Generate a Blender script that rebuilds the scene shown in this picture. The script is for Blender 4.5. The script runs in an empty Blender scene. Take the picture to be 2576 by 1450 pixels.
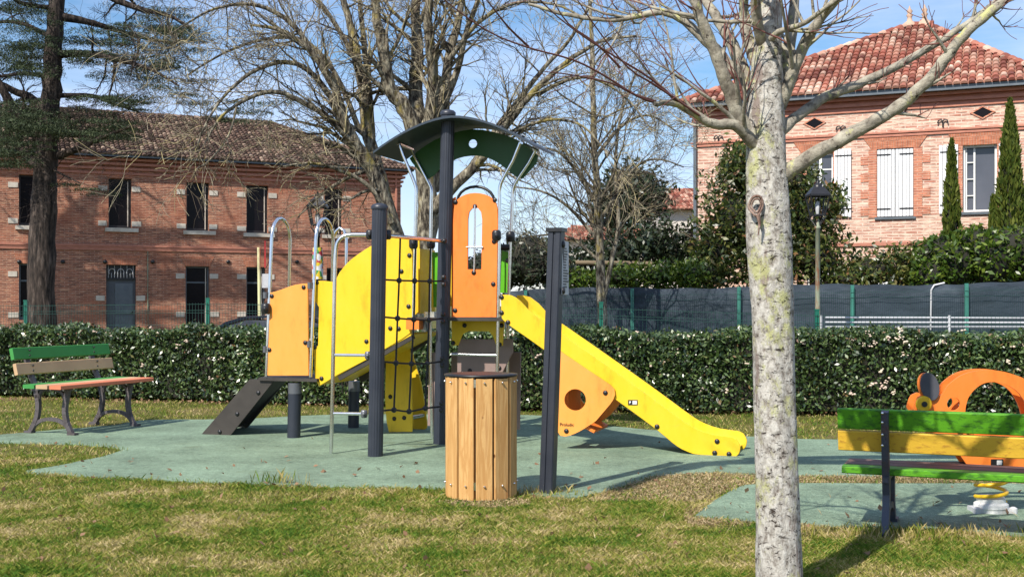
import bpy, math, random
import numpy as np
from mathutils import Vector, Matrix
random.seed(7); np.random.seed(7)
sc = bpy.context.scene; C = sc.collection
# ---------------------------------------------------------------- camera, sky, sun
F, CX, HY, CH = 2900.0, 1288.0, 765.0, 1.5      # focal length and image centre in the photo's units, horizon row, eye height
cd = bpy.data.cameras.new('camera'); cam = bpy.data.objects.new('camera', cd); C.objects.link(cam)
cam.location = (0, 0, CH); cam.rotation_euler = (math.pi/2, 0, 0)
cd.sensor_width = 36; cd.sensor_fit = 'HORIZONTAL'; cd.lens = F/2576*36; cd.shift_y = (HY-725)/2576
cd.clip_end = 2000; cd.clip_start = 0.1
sc.camera = cam
SUN_EL = math.radians(45); SX, SY = -0.57, -0.82   # the sun stands behind the camera, to the left
w = bpy.data.worlds.new('World'); sc.world = w; w.use_nodes = True
nt = w.node_tree; nt.nodes.clear()
out = nt.nodes.new('ShaderNodeOutputWorld'); bg = nt.nodes.new('ShaderNodeBackground')
sky = nt.nodes.new('ShaderNodeTexSky'); sky.sky_type = 'NISHITA'; sky.sun_disc = False
sky.sun_elevation = SUN_EL; sky.sun_rotation = math.atan2(SX, SY); sky.air_density = 1.0; sky.dust_density = 0.3; sky.ozone_density = 1.6
tc = nt.nodes.new('ShaderNodeTexCoord'); mp = nt.nodes.new('ShaderNodeMapping'); mp.inputs['Scale'].default_value = (1.2, 1.2, 7)
mp.inputs['Rotation'].default_value = (0, 0.12, 0.3)
nz = nt.nodes.new('ShaderNodeTexNoise'); nz.inputs['Scale'].default_value = 2.2; nz.inputs['Detail'].default_value = 7; nz.inputs['Roughness'].default_value = 0.62
rp = nt.nodes.new('ShaderNodeValToRGB'); rp.color_ramp.elements[0].position = 0.34; rp.color_ramp.elements[1].position = 0.70
rp.color_ramp.elements[0].color = (0.10, 0.10, 0.10, 1); rp.color_ramp.elements[1].color = (0.85, 0.85, 0.85, 1)
mx = nt.nodes.new('ShaderNodeMixRGB'); mx.inputs[2].default_value = (6.3, 7.2, 9.8, 1)
nt.links.new(tc.outputs['Generated'], mp.inputs[0]); nt.links.new(mp.outputs[0], nz.inputs['Vector']); nt.links.new(nz.outputs[0], rp.inputs[0])
hs = nt.nodes.new('ShaderNodeHueSaturation'); hs.inputs['Saturation'].default_value = 1.35; hs.inputs['Value'].default_value = 1.12; nt.links.new(sky.outputs[0], hs.inputs['Color'])
nt.links.new(rp.outputs[0], mx.inputs[0]); nt.links.new(hs.outputs[0], mx.inputs[1]); nt.links.new(mx.outputs[0], bg.inputs[0])
bg.inputs[1].default_value = 0.098
nt.links.new(bg.outputs[0], out.inputs[0])
sl = bpy.data.lights.new('sun', 'SUN'); so = bpy.data.objects.new('sun', sl); C.objects.link(so)
sl.energy = 5.0; sl.angle = math.radians(0.5); sl.color = (1.0, 0.94, 0.84)
so.rotation_euler = Vector((-SX*math.cos(SUN_EL), -SY*math.cos(SUN_EL), -math.sin(SUN_EL))).to_track_quat('-Z', 'Y').to_euler()
sc.view_settings.view_transform = 'Standard'; sc.view_settings.look = 'None'; sc.view_settings.gamma = 1
sc.view_settings.exposure = 0.42
# ---------------------------------------------------------------- materials
def lin(c):
    return tuple((x/12.92 if x <= 0.04045 else ((x+0.055)/1.055)**2.4) for x in c)
def base(name, rough=0.5, metal=0.0, spec=0.5):
    m = bpy.data.materials.new(name); m.use_nodes = True
    b = m.node_tree.nodes['Principled BSDF']; b.inputs['Roughness'].default_value = rough; b.inputs['Metallic'].default_value = metal
    b.inputs['Specular IOR Level'].default_value = spec
    return m, m.node_tree, b
def ramp(t, cols, pos=None):
    r = t.nodes.new('ShaderNodeValToRGB'); e = r.color_ramp.elements
    n = len(cols); pos = pos or [i/(n-1) for i in range(n)]
    e[0].position = pos[0]; e[0].color = (*cols[0], 1); e[1].position = pos[-1]; e[1].color = (*cols[-1], 1)
    for i in range(1, n-1):
        x = e.new(pos[i]); x.color = (*cols[i], 1)
    return r
def noise(t, scale, detail=4, rough=0.55, stretch=(1, 1, 1), coord='Object', dist=0.0):
    tc = t.nodes.new('ShaderNodeTexCoord'); mp = t.nodes.new('ShaderNodeMapping'); mp.inputs['Scale'].default_value = stretch
    n = t.nodes.new('ShaderNodeTexNoise'); n.inputs['Scale'].default_value = scale; n.inputs['Detail'].default_value = detail
    n.inputs['Roughness'].default_value = rough; n.inputs['Distortion'].default_value = dist
    t.links.new(tc.outputs[coord], mp.inputs[0]); t.links.new(mp.outputs[0], n.inputs['Vector'])
    return n
def mixc(t, fac, a, b, mode='MIX'):
    m = t.nodes.new('ShaderNodeMixRGB'); m.blend_type = mode
    for i, v in ((0, fac), (1, a), (2, b)):
        if hasattr(v, 'is_linked'): t.links.new(v, m.inputs[i])
        elif i == 0: m.inputs[0].default_value = v
        else: m.inputs[i].default_value = (*v, 1)
    return m.outputs[0]
def bump(t, b, h, strength=0.3, dist=0.01):
    n = t.nodes.new('ShaderNodeBump'); n.inputs['Strength'].default_value = strength; n.inputs['Distance'].default_value = dist
    t.links.new(h, n.inputs['Height']); t.links.new(n.outputs[0], b.inputs['Normal'])
def plain(name, c, c2=None, scale=6, rough=0.5, metal=0.0, spec=0.5, stretch=(1, 1, 1), bmp=0.0, bscale=None, pos=None, detail=5):
    m, t, b = base(name, rough, metal, spec)
    c2 = c2 or tuple(x*0.82 for x in c)
    n = noise(t, scale, detail, 0.6, stretch)
    r = ramp(t, [c, c2], pos or [0.35, 0.7]); t.links.new(n.outputs[0], r.inputs[0]); t.links.new(r.outputs[0], b.inputs['Base Color'])
    if bmp:
        n2 = noise(t, bscale or scale*6, 4, 0.6, stretch); bump(t, b, n2.outputs[0], bmp)
    return m
def leafy(name, cols, pos=None, rough=0.45, spec=0.4, trans=0.25):
    m, t, b = base(name, rough, 0, spec)
    g = t.nodes.new('ShaderNodeNewGeometry'); r = ramp(t, cols, pos); t.links.new(g.outputs['Random Per Island'], r.inputs[0])
    n = noise(t, 0.9, 3); k = ramp(t, [(0.75,)*3, (1.15,)*3], [0.35, 0.65]); t.links.new(n.outputs[0], k.inputs[0])
    col = mixc(t, 1.0, r.outputs[0], k.outputs[0], 'MULTIPLY'); t.links.new(col, b.inputs['Base Color'])
    if trans:
        tr = t.nodes.new('ShaderNodeBsdfTranslucent'); t.links.new(col, tr.inputs[0]); ms = t.nodes.new('ShaderNodeMixShader'); ms.inputs[0].default_value = trans
        t.links.new(b.outputs[0], ms.inputs[1]); t.links.new(tr.outputs[0], ms.inputs[2]); t.links.new(ms.outputs[0], t.nodes['Material Output'].inputs[0])
    return m
MT = {}
def board(name, c):
    m, t, b = base(name, 0.42, 0, 0.4)
    n = noise(t, 2.2, 7, 0.7, (2.5, 2.5, 0.8)); r = ramp(t, [tuple(x*0.74 for x in c), c, tuple(min(x*1.05+0.01, 0.95) for x in c)], [0.30, 0.44, 0.7]); t.links.new(n.outputs[0], r.inputs[0])
    n2 = noise(t, 9, 9, 0.8, (1, 1, 1), dist=1.2); k = ramp(t, [(0, 0, 0), (0.35,)*3], [0.60, 0.72]); t.links.new(n2.outputs[0], k.inputs[0]); t.links.new(mixc(t, k.outputs[0], r.outputs[0], tuple(0.5*x+0.10 for x in c)), b.inputs['Base Color'])
    rr = ramp(t, [(0.30,)*3, (0.62,)*3], [0.35, 0.65]); t.links.new(n2.outputs[0], rr.inputs[0]); t.links.new(rr.outputs[0], b.inputs['Roughness']); n3 = noise(t, 140, 3); bump(t, b, n3.outputs[0], 0.06)
    return m
MT['yellow'] = board('yellow_board', (0.74, 0.475, 0.014))
MT['orange'] = board('orange_board', (0.80, 0.20, 0.028))
MT['apricot'] = board('apricot_board', (0.82, 0.31, 0.055))
MT['shaded_green'] = plain('shaded_green_board', (0.018, 0.10, 0.016), None, 3, 0.45)  # green board with the shade under the roof put into its colour
MT['lime'] = plain('lime_board', (0.10, 0.42, 0.012), None, 3, 0.42)
MT['taupe'] = plain('taupe_board', (0.27, 0.19, 0.17), None, 4, 0.5, bmp=0.05)
MT['brown'] = plain('brown_board', (0.030, 0.024, 0.020), (0.05, 0.042, 0.035), 4, 0.6, bmp=0.1)
MT['post'] = plain('anthracite_paint', (0.020, 0.024, 0.036), (0.030, 0.034, 0.046), 5, 0.42, bmp=0.08, bscale=60)
MT['roof'] = plain('roof_sheet', (0.022, 0.034, 0.050), (0.03, 0.045, 0.065), 4, 0.4, bmp=0.05)
MT['black'] = plain('black_plastic', (0.010, 0.010, 0.012), (0.018, 0.018, 0.02), 12, 0.4)
MT['steel'] = plain('brushed_steel', (0.85, 0.84, 0.83), (0.72, 0.71, 0.70), 14, 0.2, metal=1.0, bmp=0.05)
MT['rope'] = plain('dark_rope', (0.016, 0.014, 0.016), (0.03, 0.028, 0.03), 30, 0.85, stretch=(1, 1, 6), bmp=0.5)
MT['white'] = plain('white_paint', (0.74, 0.74, 0.72), (0.6, 0.6, 0.58), 5, 0.45)
MT['iron'] = plain('grey_cast_iron', (0.115, 0.10, 0.105), (0.06, 0.045, 0.04), 9, 0.55, metal=0.3, bmp=0.3, pos=[0.45, 0.75])
MT['iron_dark'] = plain('weathered_blue_grey_iron', (0.055, 0.065, 0.09), (0.10, 0.05, 0.03), 5, 0.5, metal=0.3, bmp=0.3, pos=[0.5, 0.72])
def painted_wood(name, c, c2, c3, worn):
    m, t, b = base(name, 0.6, 0, 0.3)
    n = noise(t, 3.2, 8, 0.65, (1.5, 14, 14)); r = ramp(t, [c, c, c2, c3], [0.0, worn, worn+0.08, 0.86]); t.links.new(n.outputs[0], r.inputs[0])
    n2 = noise(t, 1.4, 3); k = ramp(t, [(0.8,)*3, (1.1,)*3], [0.3, 0.7]); t.links.new(n2.outputs[0], k.inputs[0])
    t.links.new(mixc(t, 1.0, r.outputs[0], k.outputs[0], 'MULTIPLY'), b.inputs['Base Color']); bump(t, b, n.outputs[0], 0.4, 0.006)
    return m
MT['bench_green'] = painted_wood('bright_green_bench_paint', (0.085, 0.29, 0.010), (0.045, 0.17, 0.012), (0.04, 0.05, 0.025), 0.50)
MT['bench_yellow'] = painted_wood('ochre_bench_paint', (0.62, 0.38, 0.035), (0.48, 0.26, 0.03), (0.14, 0.08, 0.03), 0.54)
MT['bench_worn'] = painted_wood('worn_brown_bench_wood', (0.13, 0.075, 0.06), (0.09, 0.06, 0.05), (0.05, 0.04, 0.035), 0.5)
MT['bench_coral'] = painted_wood('coral_bench_paint', (0.66, 0.21, 0.11), (0.55, 0.19, 0.11), (0.3, 0.14, 0.09), 0.62)
MT['bench_green2'] = painted_wood('green_bench_paint', (0.05, 0.26, 0.06), (0.035, 0.17, 0.04), (0.03, 0.07, 0.03), 0.62)
MT['bench_yellow2'] = painted_wood('sand_bench_paint', (0.52, 0.35, 0.20), (0.45, 0.30, 0.18), (0.25, 0.17, 0.11), 0.66)
def pine():
    m, t, b = base('pine_slat', 0.6, 0, 0.3)
    n = noise(t, 2.2, 6, 0.6, (9, 9, 0.7), dist=0.6)
    r = ramp(t, [(0.66, 0.42, 0.17), (0.50, 0.27, 0.09), (0.64, 0.40, 0.16), (0.42, 0.21, 0.07)], [0.3, 0.47, 0.55, 0.72]); t.links.new(n.outputs[0], r.inputs[0])
    tc = t.nodes.new('ShaderNodeTexCoord'); mp = t.nodes.new('ShaderNodeMapping'); mp.inputs['Scale'].default_value = (5, 5, 3.0)
    v = t.nodes.new('ShaderNodeTexVoronoi'); v.inputs['Scale'].default_value = 1.3; t.links.new(tc.outputs['Object'], mp.inputs[0]); t.links.new(mp.outputs[0], v.inputs['Vector'])
    kr = ramp(t, [(0.25, 0.15, 0.1), (1, 1, 1)], [0.035, 0.075]); t.links.new(v.outputs['Distance'], kr.inputs[0])
    g = t.nodes.new('ShaderNodeNewGeometry'); ir = ramp(t, [(0.78, 0.74, 0.7), (1.05, 1.02, 1.0)]); t.links.new(g.outputs['Random Per Island'], ir.inputs[0])
    c = mixc(t, 1.0, r.outputs[0], kr.outputs[0], 'MULTIPLY'); c = mixc(t, 1.0, c, ir.outputs[0], 'MULTIPLY'); t.links.new(c, b.inputs['Base Color']); bump(t, b, n.outputs[0], 0.25, 0.004)
    return m
MT['pine'] = pine()
def bark(name, cols, pos, scale=5, st=(3, 3, 0.8), b_s=0.8, lichen=None, lpos=(0.55, 0.62), lscale=3.5, dark=None):
    m, t, b = base(name, 0.85, 0, 0.2)
    n = noise(t, scale, 8, 0.68, st); r = ramp(t, cols, pos); t.links.new(n.outputs[0], r.inputs[0]); c = r.outputs[0]
    if lichen:
        l = noise(t, lscale, 7, 0.7, (1, 1, 0.55)); lr = ramp(t, [(0, 0, 0), (1, 1, 1)], list(lpos)); t.links.new(l.outputs[0], lr.inputs[0]); c = mixc(t, lr.outputs[0], c, lichen)
    if dark:
        l = noise(t, dark[0], 6, 0.75, dark[1]); lr = ramp(t, [(0, 0, 0), (1, 1, 1)], [dark[2], dark[2]+0.05]); t.links.new(l.outputs[0], lr.inputs[0]); c = mixc(t, lr.outputs[0], c, dark[3])
    t.links.new(c, b.inputs['Base Color']); bump(t, b, n.outputs[0], b_s, 0.03)
    return m
MT['pale_bark'] = bark('pale_lichened_bark', [(0.24, 0.20, 0.175), (0.44, 0.41, 0.37), (0.58, 0.56, 0.51), (0.66, 0.64, 0.58)], [0.30, 0.44, 0.55, 0.75], 30, (1.0, 1.0, 0.55), 0.9,
                       (0.50, 0.50, 0.25), (0.575, 0.64), 6.5, (38, (0.8, 0.8, 1.3), 0.615, (0.07, 0.052, 0.042)))
def front_bark():
    m, t, b = base('pale_lichened_bark', 0.85, 0, 0.2)
    n = noise(t, 30, 7, 0.75, (0.9, 0.9, 0.6)); r = ramp(t, [(0.15, 0.12, 0.10), (0.36, 0.33, 0.29), (0.54, 0.51, 0.46), (0.66, 0.64, 0.58)], [0.34, 0.45, 0.55, 0.72]); t.links.new(n.outputs[0], r.inputs[0]); c = r.outputs[0]
    v = noise(t, 2.3, 6, 0.7, (3.2, 3.2, 0.5)); vr = ramp(t, [(0, 0, 0), (0.9,)*3], [0.585, 0.615]); t.links.new(v.outputs[0], vr.inputs[0]); c = mixc(t, vr.outputs[0], c, (0.25, 0.195, 0.17))
    l = noise(t, 5.0, 9, 0.78, (1, 1, 0.7)); lr = ramp(t, [(0, 0, 0), (0.85,)*3], [0.525, 0.60]); t.links.new(l.outputs[0], lr.inputs[0]); c = mixc(t, lr.outputs[0], c, (0.46, 0.46, 0.20))
    d = noise(t, 30, 7, 0.8, (0.75, 0.75, 1.5), dist=0.5); dr = ramp(t, [(0, 0, 0), (1, 1, 1)], [0.575, 0.61]); t.links.new(d.outputs[0], dr.inputs[0]); c = mixc(t, dr.outputs[0], c, (0.06, 0.045, 0.036))
    t.links.new(c, b.inputs['Base Color'])
    ad = t.nodes.new('ShaderNodeMath'); ad.operation = 'SUBTRACT'; t.links.new(n.outputs[0], ad.inputs[0]); t.links.new(dr.outputs[0], ad.inputs[1]); bump(t, b, ad.outputs[0], 0.9, 0.02)
    return m
MT['pale_bark'] = front_bark()
MT['limb_bark'] = bark('limb_bark', [(0.09, 0.075, 0.06), (0.30, 0.27, 0.215), (0.46, 0.43, 0.34)], [0.32, 0.5, 0.7], 14, (1, 1, 1), 0.6,
                       (0.44, 0.43, 0.20), (0.57, 0.63), 14.0, (26, (1, 1, 1), 0.60, (0.05, 0.04, 0.03)))
MT['old_bark'] = bark('mossy_grey_bark', [(0.030, 0.024, 0.018), (0.18, 0.155, 0.115), (0.42, 0.38, 0.28)], [0.40, 0.52, 0.66], 8, (2, 2, 0.7), 0.9, (0.26, 0.21, 0.07), (0.55, 0.63), 2.5)
def twigmat():
    m, t, b = base('twig_light_and_shade', 0.8, 0, 0.2); g = t.nodes.new('ShaderNodeNewGeometry'); r = ramp(t, [(0.035, 0.025, 0.018), (0.13, 0.10, 0.07), (0.34, 0.30, 0.21), (0.46, 0.38, 0.19)], [0.0, 0.4, 0.75, 1.0]); t.links.new(g.outputs['Random Per Island'], r.inputs[0]); t.links.new(r.outputs[0], b.inputs['Base Color']); return m  # twigs randomly dark or pale, imitating shaded and sunlit sides
MT['twig'] = twigmat()
MT['twig_old'] = bark('twig_bark', [(0.16, 0.13, 0.09), (0.36, 0.31, 0.20), (0.42, 0.33, 0.15)], [0.3, 0.55, 0.75], 1.6, (1, 1, 1), 0.0)
MT['red_twig'] = bark('red_twig_bark', [(0.12, 0.05, 0.045), (0.22, 0.10, 0.085)], [0.3, 0.7], 2, (1, 1, 1), 0.0)
MT['wound'] = bark('healed_bark', [(0.13, 0.07, 0.05), (0.26, 0.17, 0.135), (0.38, 0.30, 0.25)], [0.35, 0.5, 0.7], 20, (1, 1, 1), 0.8)
MT['cedar_bark'] = bark('cedar_bark', [(0.012, 0.010, 0.009), (0.055, 0.042, 0.035), (0.16, 0.125, 0.105)], [0.38, 0.54, 0.72], 4.5, (2.6, 2.6, 0.45), 1.0)
MT['cedar_needles'] = leafy('cedar_needles', [(0.010, 0.022, 0.009), (0.034, 0.055, 0.020), (0.10, 0.13, 0.06)], rough=0.7, trans=0.12)
MT['hedge_leaf'] = leafy('viburnum_leaf', [(0.012, 0.030, 0.009), (0.045, 0.085, 0.020), (0.15, 0.21, 0.075), (0.20, 0.10, 0.05)], [0.0, 0.5, 0.95, 1.0], 0.30, 0.8, 0.15)
MT['laurel_leaf'] = leafy('laurel_leaf', [(0.030, 0.065, 0.008), (0.07, 0.13, 0.014), (0.16, 0.21, 0.03)], None, 0.35, 0.5)
MT['photinia_leaf'] = leafy('photinia_leaf', [(0.020, 0.042, 0.010), (0.075, 0.105, 0.022), (0.19, 0.19, 0.05), (0.26, 0.11, 0.06)], [0, 0.6, 0.9, 1.0], 0.38, 0.5)
MT['holly_leaf'] = leafy('dark_evergreen_leaf', [(0.010, 0.022, 0.009), (0.026, 0.044, 0.018), (0.06, 0.075, 0.035)], None, 0.4, 0.5, 0.1)
MT['cypress_leaf'] = leafy('cypress_leaf', [(0.035, 0.062, 0.008), (0.075, 0.105, 0.014), (0.13, 0.145, 0.024)], None, 0.7, 0.2)
MT['dry_leaf'] = leafy('dry_leaf', [(0.20, 0.11, 0.06), (0.35, 0.22, 0.13)], None, 0.7, 0.2)
MT['blossom'] = plain('cream_blossom', (0.62, 0.55, 0.42), (0.55, 0.38, 0.32), 3, 0.7)
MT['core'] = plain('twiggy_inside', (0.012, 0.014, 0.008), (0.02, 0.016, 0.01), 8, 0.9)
def brick(name, a, b2, mortar, bw=0.30, bh=0.075, ms=0.010, tint=None, stain=None):
    m, t, b = base(name, 0.85, 0, 0.2)
    tc = t.nodes.new('ShaderNodeTexCoord'); s = t.nodes.new('ShaderNodeSeparateXYZ'); cb = t.nodes.new('ShaderNodeCombineXYZ')
    t.links.new(tc.outputs['Object'], s.inputs[0])
    ad = t.nodes.new('ShaderNodeMath'); t.links.new(s.outputs[0], ad.inputs[0]); t.links.new(s.outputs[1], ad.inputs[1])
    t.links.new(ad.outputs[0], cb.inputs[0]); t.links.new(s.outputs[2], cb.inputs[1])
    nn = noise(t, 1.6, 3); vs = t.nodes.new('ShaderNodeVectorMath'); vs.operation = 'MULTIPLY_ADD'; vs.inputs[1].default_value = (0.04, 0.04, 0.0)
    t.links.new(nn.outputs[1], vs.inputs[0]); t.links.new(cb.outputs[0], vs.inputs[2])
    k = t.nodes.new('ShaderNodeTexBrick'); k.inputs['Scale'].default_value = 1; k.inputs['Brick Width'].default_value = bw; k.inputs['Row Height'].default_value = bh
    k.inputs['Mortar Size'].default_value = ms; k.inputs['Mortar Smooth'].default_value = 0.3; k.inputs['Color1'].default_value = (*a, 1); k.inputs['Color2'].default_value = (*b2, 1); k.inputs['Mortar'].default_value = (*mortar, 1)
    t.links.new(vs.outputs[0], k.inputs['Vector']); c = k.outputs['Color']
    n = noise(t, 5.0, 7, 0.75, (0.7, 0.7, 5.5)); r = ramp(t, [(0.50,)*3, (1.3,)*3], [0.36, 0.64]); t.links.new(n.outputs[0], r.inputs[0]); c = mixc(t, 1.0, c, r.outputs[0], 'MULTIPLY')
    if tint:
        n = noise(t, tint[1], 6, 0.7, (0.6, 0.6, 4.0)); r = ramp(t, [(0, 0, 0), (1, 1, 1)], tint[2]); t.links.new(n.outputs[0], r.inputs[0]); c = mixc(t, r.outputs[0], c, tint[0])
    if stain:
        n = noise(t, 0.5, 5, 0.6); r = ramp(t, [(0, 0, 0), (0.6,)*3], [0.5, 0.68]); t.links.new(n.outputs[0], r.inputs[0]); c = mixc(t, r.outputs[0], c, stain)
    t.links.new(c, b.inputs['Base Color']); bump(t, b, k.outputs['Fac'], 0.5, -0.01)
    return m
MT['brick_red'] = brick('orange_red_brick', (0.43, 0.165, 0.098), (0.20, 0.08, 0.055), (0.46, 0.30, 0.22), tint=((0.56, 0.31, 0.195), 3.0, [0.52, 0.64]), stain=(0.34, 0.11, 0.06))
MT['brick_trim'] = brick('smooth_red_brick', (0.48, 0.18, 0.10), (0.40, 0.145, 0.085), (0.46, 0.28, 0.20), 0.07, 0.35, 0.006)
MT['brick_pink'] = brick('pale_pink_rubble_brick', (0.42, 0.165, 0.115), (0.56, 0.33, 0.25), (0.64, 0.48, 0.39), 0.34, 0.085, 0.018, tint=((0.68, 0.54, 0.42), 3.5, [0.46, 0.62]))
MT['brick_orange'] = brick('orange_brick_dressing', (0.56, 0.22, 0.13), (0.46, 0.17, 0.11), (0.58, 0.36, 0.26), 0.30, 0.07, 0.01)
MT['cornice'] = plain('terracotta_cornice', (0.50, 0.21, 0.14), (0.34, 0.13, 0.09), 5, 0.8, stretch=(1, 1, 6))
MT['tiles_warm'] = leafy('canal_tiles_warm', [(0.15, 0.055, 0.042), (0.30, 0.095, 0.065), (0.37, 0.15, 0.105), (0.46, 0.26, 0.19), (0.56, 0.41, 0.32)], [0, 0.25, 0.55, 0.82, 1.0], 0.85, 0.2, 0)
MT['tiles_brown'] = leafy('canal_tiles_brown', [(0.04, 0.026, 0.021), (0.10, 0.062, 0.048), (0.16, 0.105, 0.078), (0.30, 0.22, 0.165)], [0, 0.4, 0.8, 1.0], 0.9, 0.15, 0)
MT['stone'] = plain('pale_stone', (0.62, 0.56, 0.48), (0.44, 0.39, 0.32), 4, 0.85)
MT['finial_clay'] = plain('pale_clay', (0.52, 0.36, 0.26), (0.42, 0.28, 0.20), 5, 0.8)
MT['zinc'] = plain('zinc_gutter', (0.13, 0.15, 0.17), (0.09, 0.11, 0.13), 3, 0.45, metal=0.3)
MT['dark_glass'] = plain('dark_window_glass', (0.006, 0.005, 0.007), (0.012, 0.008, 0.009), 1.2, 0.25, spec=0.15)
MT['blue_glass'] = plain('grey_window_glass', (0.075, 0.08, 0.10), (0.10, 0.105, 0.13), 0.8, 0.12)
MT['dark_frame'] = plain('dark_window_frame', (0.02, 0.017, 0.018), None, 6, 0.5)
MT['door_grey'] = plain('slate_grey_door_paint', (0.075, 0.085, 0.10), (0.06, 0.07, 0.085), 2, 0.55)
MT['shutter'] = plain('white_shutter_paint', (0.80, 0.80, 0.80), (0.66, 0.67, 0.69), 5, 0.5, stretch=(5, 5, 0.5), pos=[0.45, 0.8])
MT['fence_green'] = plain('green_coated_steel', (0.008, 0.13, 0.085), (0.01, 0.10, 0.07), 5, 0.4)
MT['fence_wire'] = plain('dark_green_wire', (0.010, 0.055, 0.042), None, 5, 0.5)
MT['fence_teal'] = plain('faded_green_steel', (0.05, 0.22, 0.17), (0.04, 0.17, 0.13), 5, 0.45)
MT['rust_pole'] = plain('weathered_grey_green_paint', (0.24, 0.27, 0.19), (0.23, 0.11, 0.06), 5, 0.7, stretch=(2, 2, 0.5), pos=[0.5, 0.62], bmp=0.2)
MT['slate_wall'] = plain('pale_render', (0.60, 0.55, 0.50), (0.5, 0.46, 0.42), 3, 0.85)
def netting():
    m, t, b = base('slate_windbreak_netting', 0.55, 0, 0.35)
    n = noise(t, 0.9, 7, 0.65, (0.8, 1, 2.2), dist=0.3); r = ramp(t, [(0.020, 0.030, 0.042), (0.040, 0.055, 0.075), (0.11, 0.13, 0.16)], [0.3, 0.55, 0.8]); t.links.new(n.outputs[0], r.inputs[0]); t.links.new(r.outputs[0], b.inputs['Base Color'])
    bump(t, b, n.outputs[0], 0.5, 0.08)
    return m
MT['netting'] = netting()
def rubber():
    m, t, b = base('green_rubber_surfacing', 0.9, 0, 0.15)
    n = noise(t, 90, 4, 0.8); r = ramp(t, [(0.075, 0.115, 0.085), (0.18, 0.255, 0.175), (0.31, 0.375, 0.275)], [0.34, 0.5, 0.66]); t.links.new(n.outputs[0], r.inputs[0])
    n2 = noise(t, 1.3, 6, 0.65); k = ramp(t, [(0.74,)*3, (1.12,)*3], [0.36, 0.62]); t.links.new(n2.outputs[0], k.inputs[0])
    c = mixc(t, 1.0, r.outputs[0], k.outputs[0], 'MULTIPLY')
    n4 = noise(t, 22, 5, 0.7); k4 = ramp(t, [(0.80,)*3, (1.12,)*3], [0.38, 0.6]); t.links.new(n4.outputs[0], k4.inputs[0]); c = mixc(t, 1.0, c, k4.outputs[0], 'MULTIPLY')
    n3 = noise(t, 0.55, 6, 0.7); k3 = ramp(t, [(0, 0, 0), (0.75,)*3], [0.60, 0.70]); t.links.new(n3.outputs[0], k3.inputs[0]); c = mixc(t, k3.outputs[0], c, (0.10, 0.115, 0.055))
    n5 = noise(t, 16, 3, 0.6); k5 = ramp(t, [(0, 0, 0), (1, 1, 1)], [0.745, 0.76]); t.links.new(n5.outputs[0], k5.inputs[0]); c = mixc(t, k5.outputs[0], c, (0.42, 0.42, 0.36))
    t.links.new(c, b.inputs['Base Color']); bump(t, b, n.outputs[0], 0.6, 0.004)
    return m
MT['rubber'] = rubber()
def soil():
    m, t, b = base('lawn_soil', 0.95, 0, 0.1)
    n = noise(t, 0.7, 6, 0.65); n2 = noise(t, 34, 5, 0.7)
    r = ramp(t, [(0.07, 0.085, 0.018), (0.12, 0.115, 0.03), (0.20, 0.155, 0.07)], [0.35, 0.5, 0.65]); t.links.new(n.outputs[0], r.inputs[0])
    k = ramp(t, [(0.45,)*3, (1.3,)*3], [0.35, 0.65]); t.links.new(n2.outputs[0], k.inputs[0]); t.links.new(mixc(t, 1.0, r.outputs[0], k.outputs[0], 'MULTIPLY'), b.inputs['Base Color']); bump(t, b, n2.outputs[0], 0.6, 0.02)
    return m
MT['soil'] = soil()
def grassmat():
    m, t, b = base('grass_blades', 0.6, 0, 0.25)
    g = t.nodes.new('ShaderNodeNewGeometry'); n = noise(t, 0.9, 5, 0.65); n.inputs['Scale'].default_value = 1.7
    ad = t.nodes.new('ShaderNodeMath'); ad.operation = 'MULTIPLY_ADD'; ad.inputs[1].default_value = 0.72; t.links.new(g.outputs['Random Per Island'], ad.inputs[0])
    sc2 = t.nodes.new('ShaderNodeMath'); sc2.operation = 'MULTIPLY_ADD'; sc2.inputs[1].default_value = 2.6; sc2.inputs[2].default_value = -1.16; t.links.new(n.outputs[0], sc2.inputs[0]); t.links.new(sc2.outputs[0], ad.inputs[2])
    r = ramp(t, [(0.06, 0.14, 0.012), (0.15, 0.235, 0.022), (0.29, 0.28, 0.05), (0.45, 0.36, 0.14), (0.60, 0.48, 0.25)], [0.0, 0.3, 0.55, 0.8, 1.0]); t.links.new(ad.outputs[0], r.inputs[0])
    tr = t.nodes.new('ShaderNodeBsdfTranslucent'); t.links.new(r.outputs[0], tr.inputs[0]); t.links.new(r.outputs[0], b.inputs['Base Color']); ms = t.nodes.new('ShaderNodeMixShader'); ms.inputs[0].default_value = 0.3
    t.links.new(b.outputs[0], ms.inputs[1]); t.links.new(tr.outputs[0], ms.inputs[2]); t.links.new(ms.outputs[0], t.nodes['Material Output'].inputs[0])
    return m
MT['grass'] = grassmat()
MT['asphalt'] = plain('asphalt', (0.09, 0.088, 0.085), (0.06, 0.06, 0.06), 4, 0.9, bmp=0.2)
MT['car_paint'] = plain('dark_car_paint', (0.012, 0.016, 0.03), None, 2, 0.2)
MT['red'] = plain('red_plastic', (0.45, 0.03, 0.03), None, 2, 0.4)
MT['spring'] = plain('yellow_spring_paint', (0.80, 0.50, 0.01), (0.7, 0.42, 0.01), 4, 0.35)
MT['plastic_grey'] = plain('pale_grey_plastic', (0.45, 0.46, 0.48), (0.55, 0.55, 0.56), 5, 0.5)
MT['joint_grey'] = plain('grey_clamp_metal', (0.16, 0.165, 0.18), None, 8, 0.4, metal=0.5)
MT['pole_cream'] = plain('cream_pole_paint', (0.70, 0.66, 0.36), None, 4, 0.6)
MT['straw'] = leafy('dead_straw', [(0.26, 0.18, 0.09), (0.45, 0.34, 0.18), (0.60, 0.48, 0.30)], None, 0.8, 0.1, 0.2)
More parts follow.
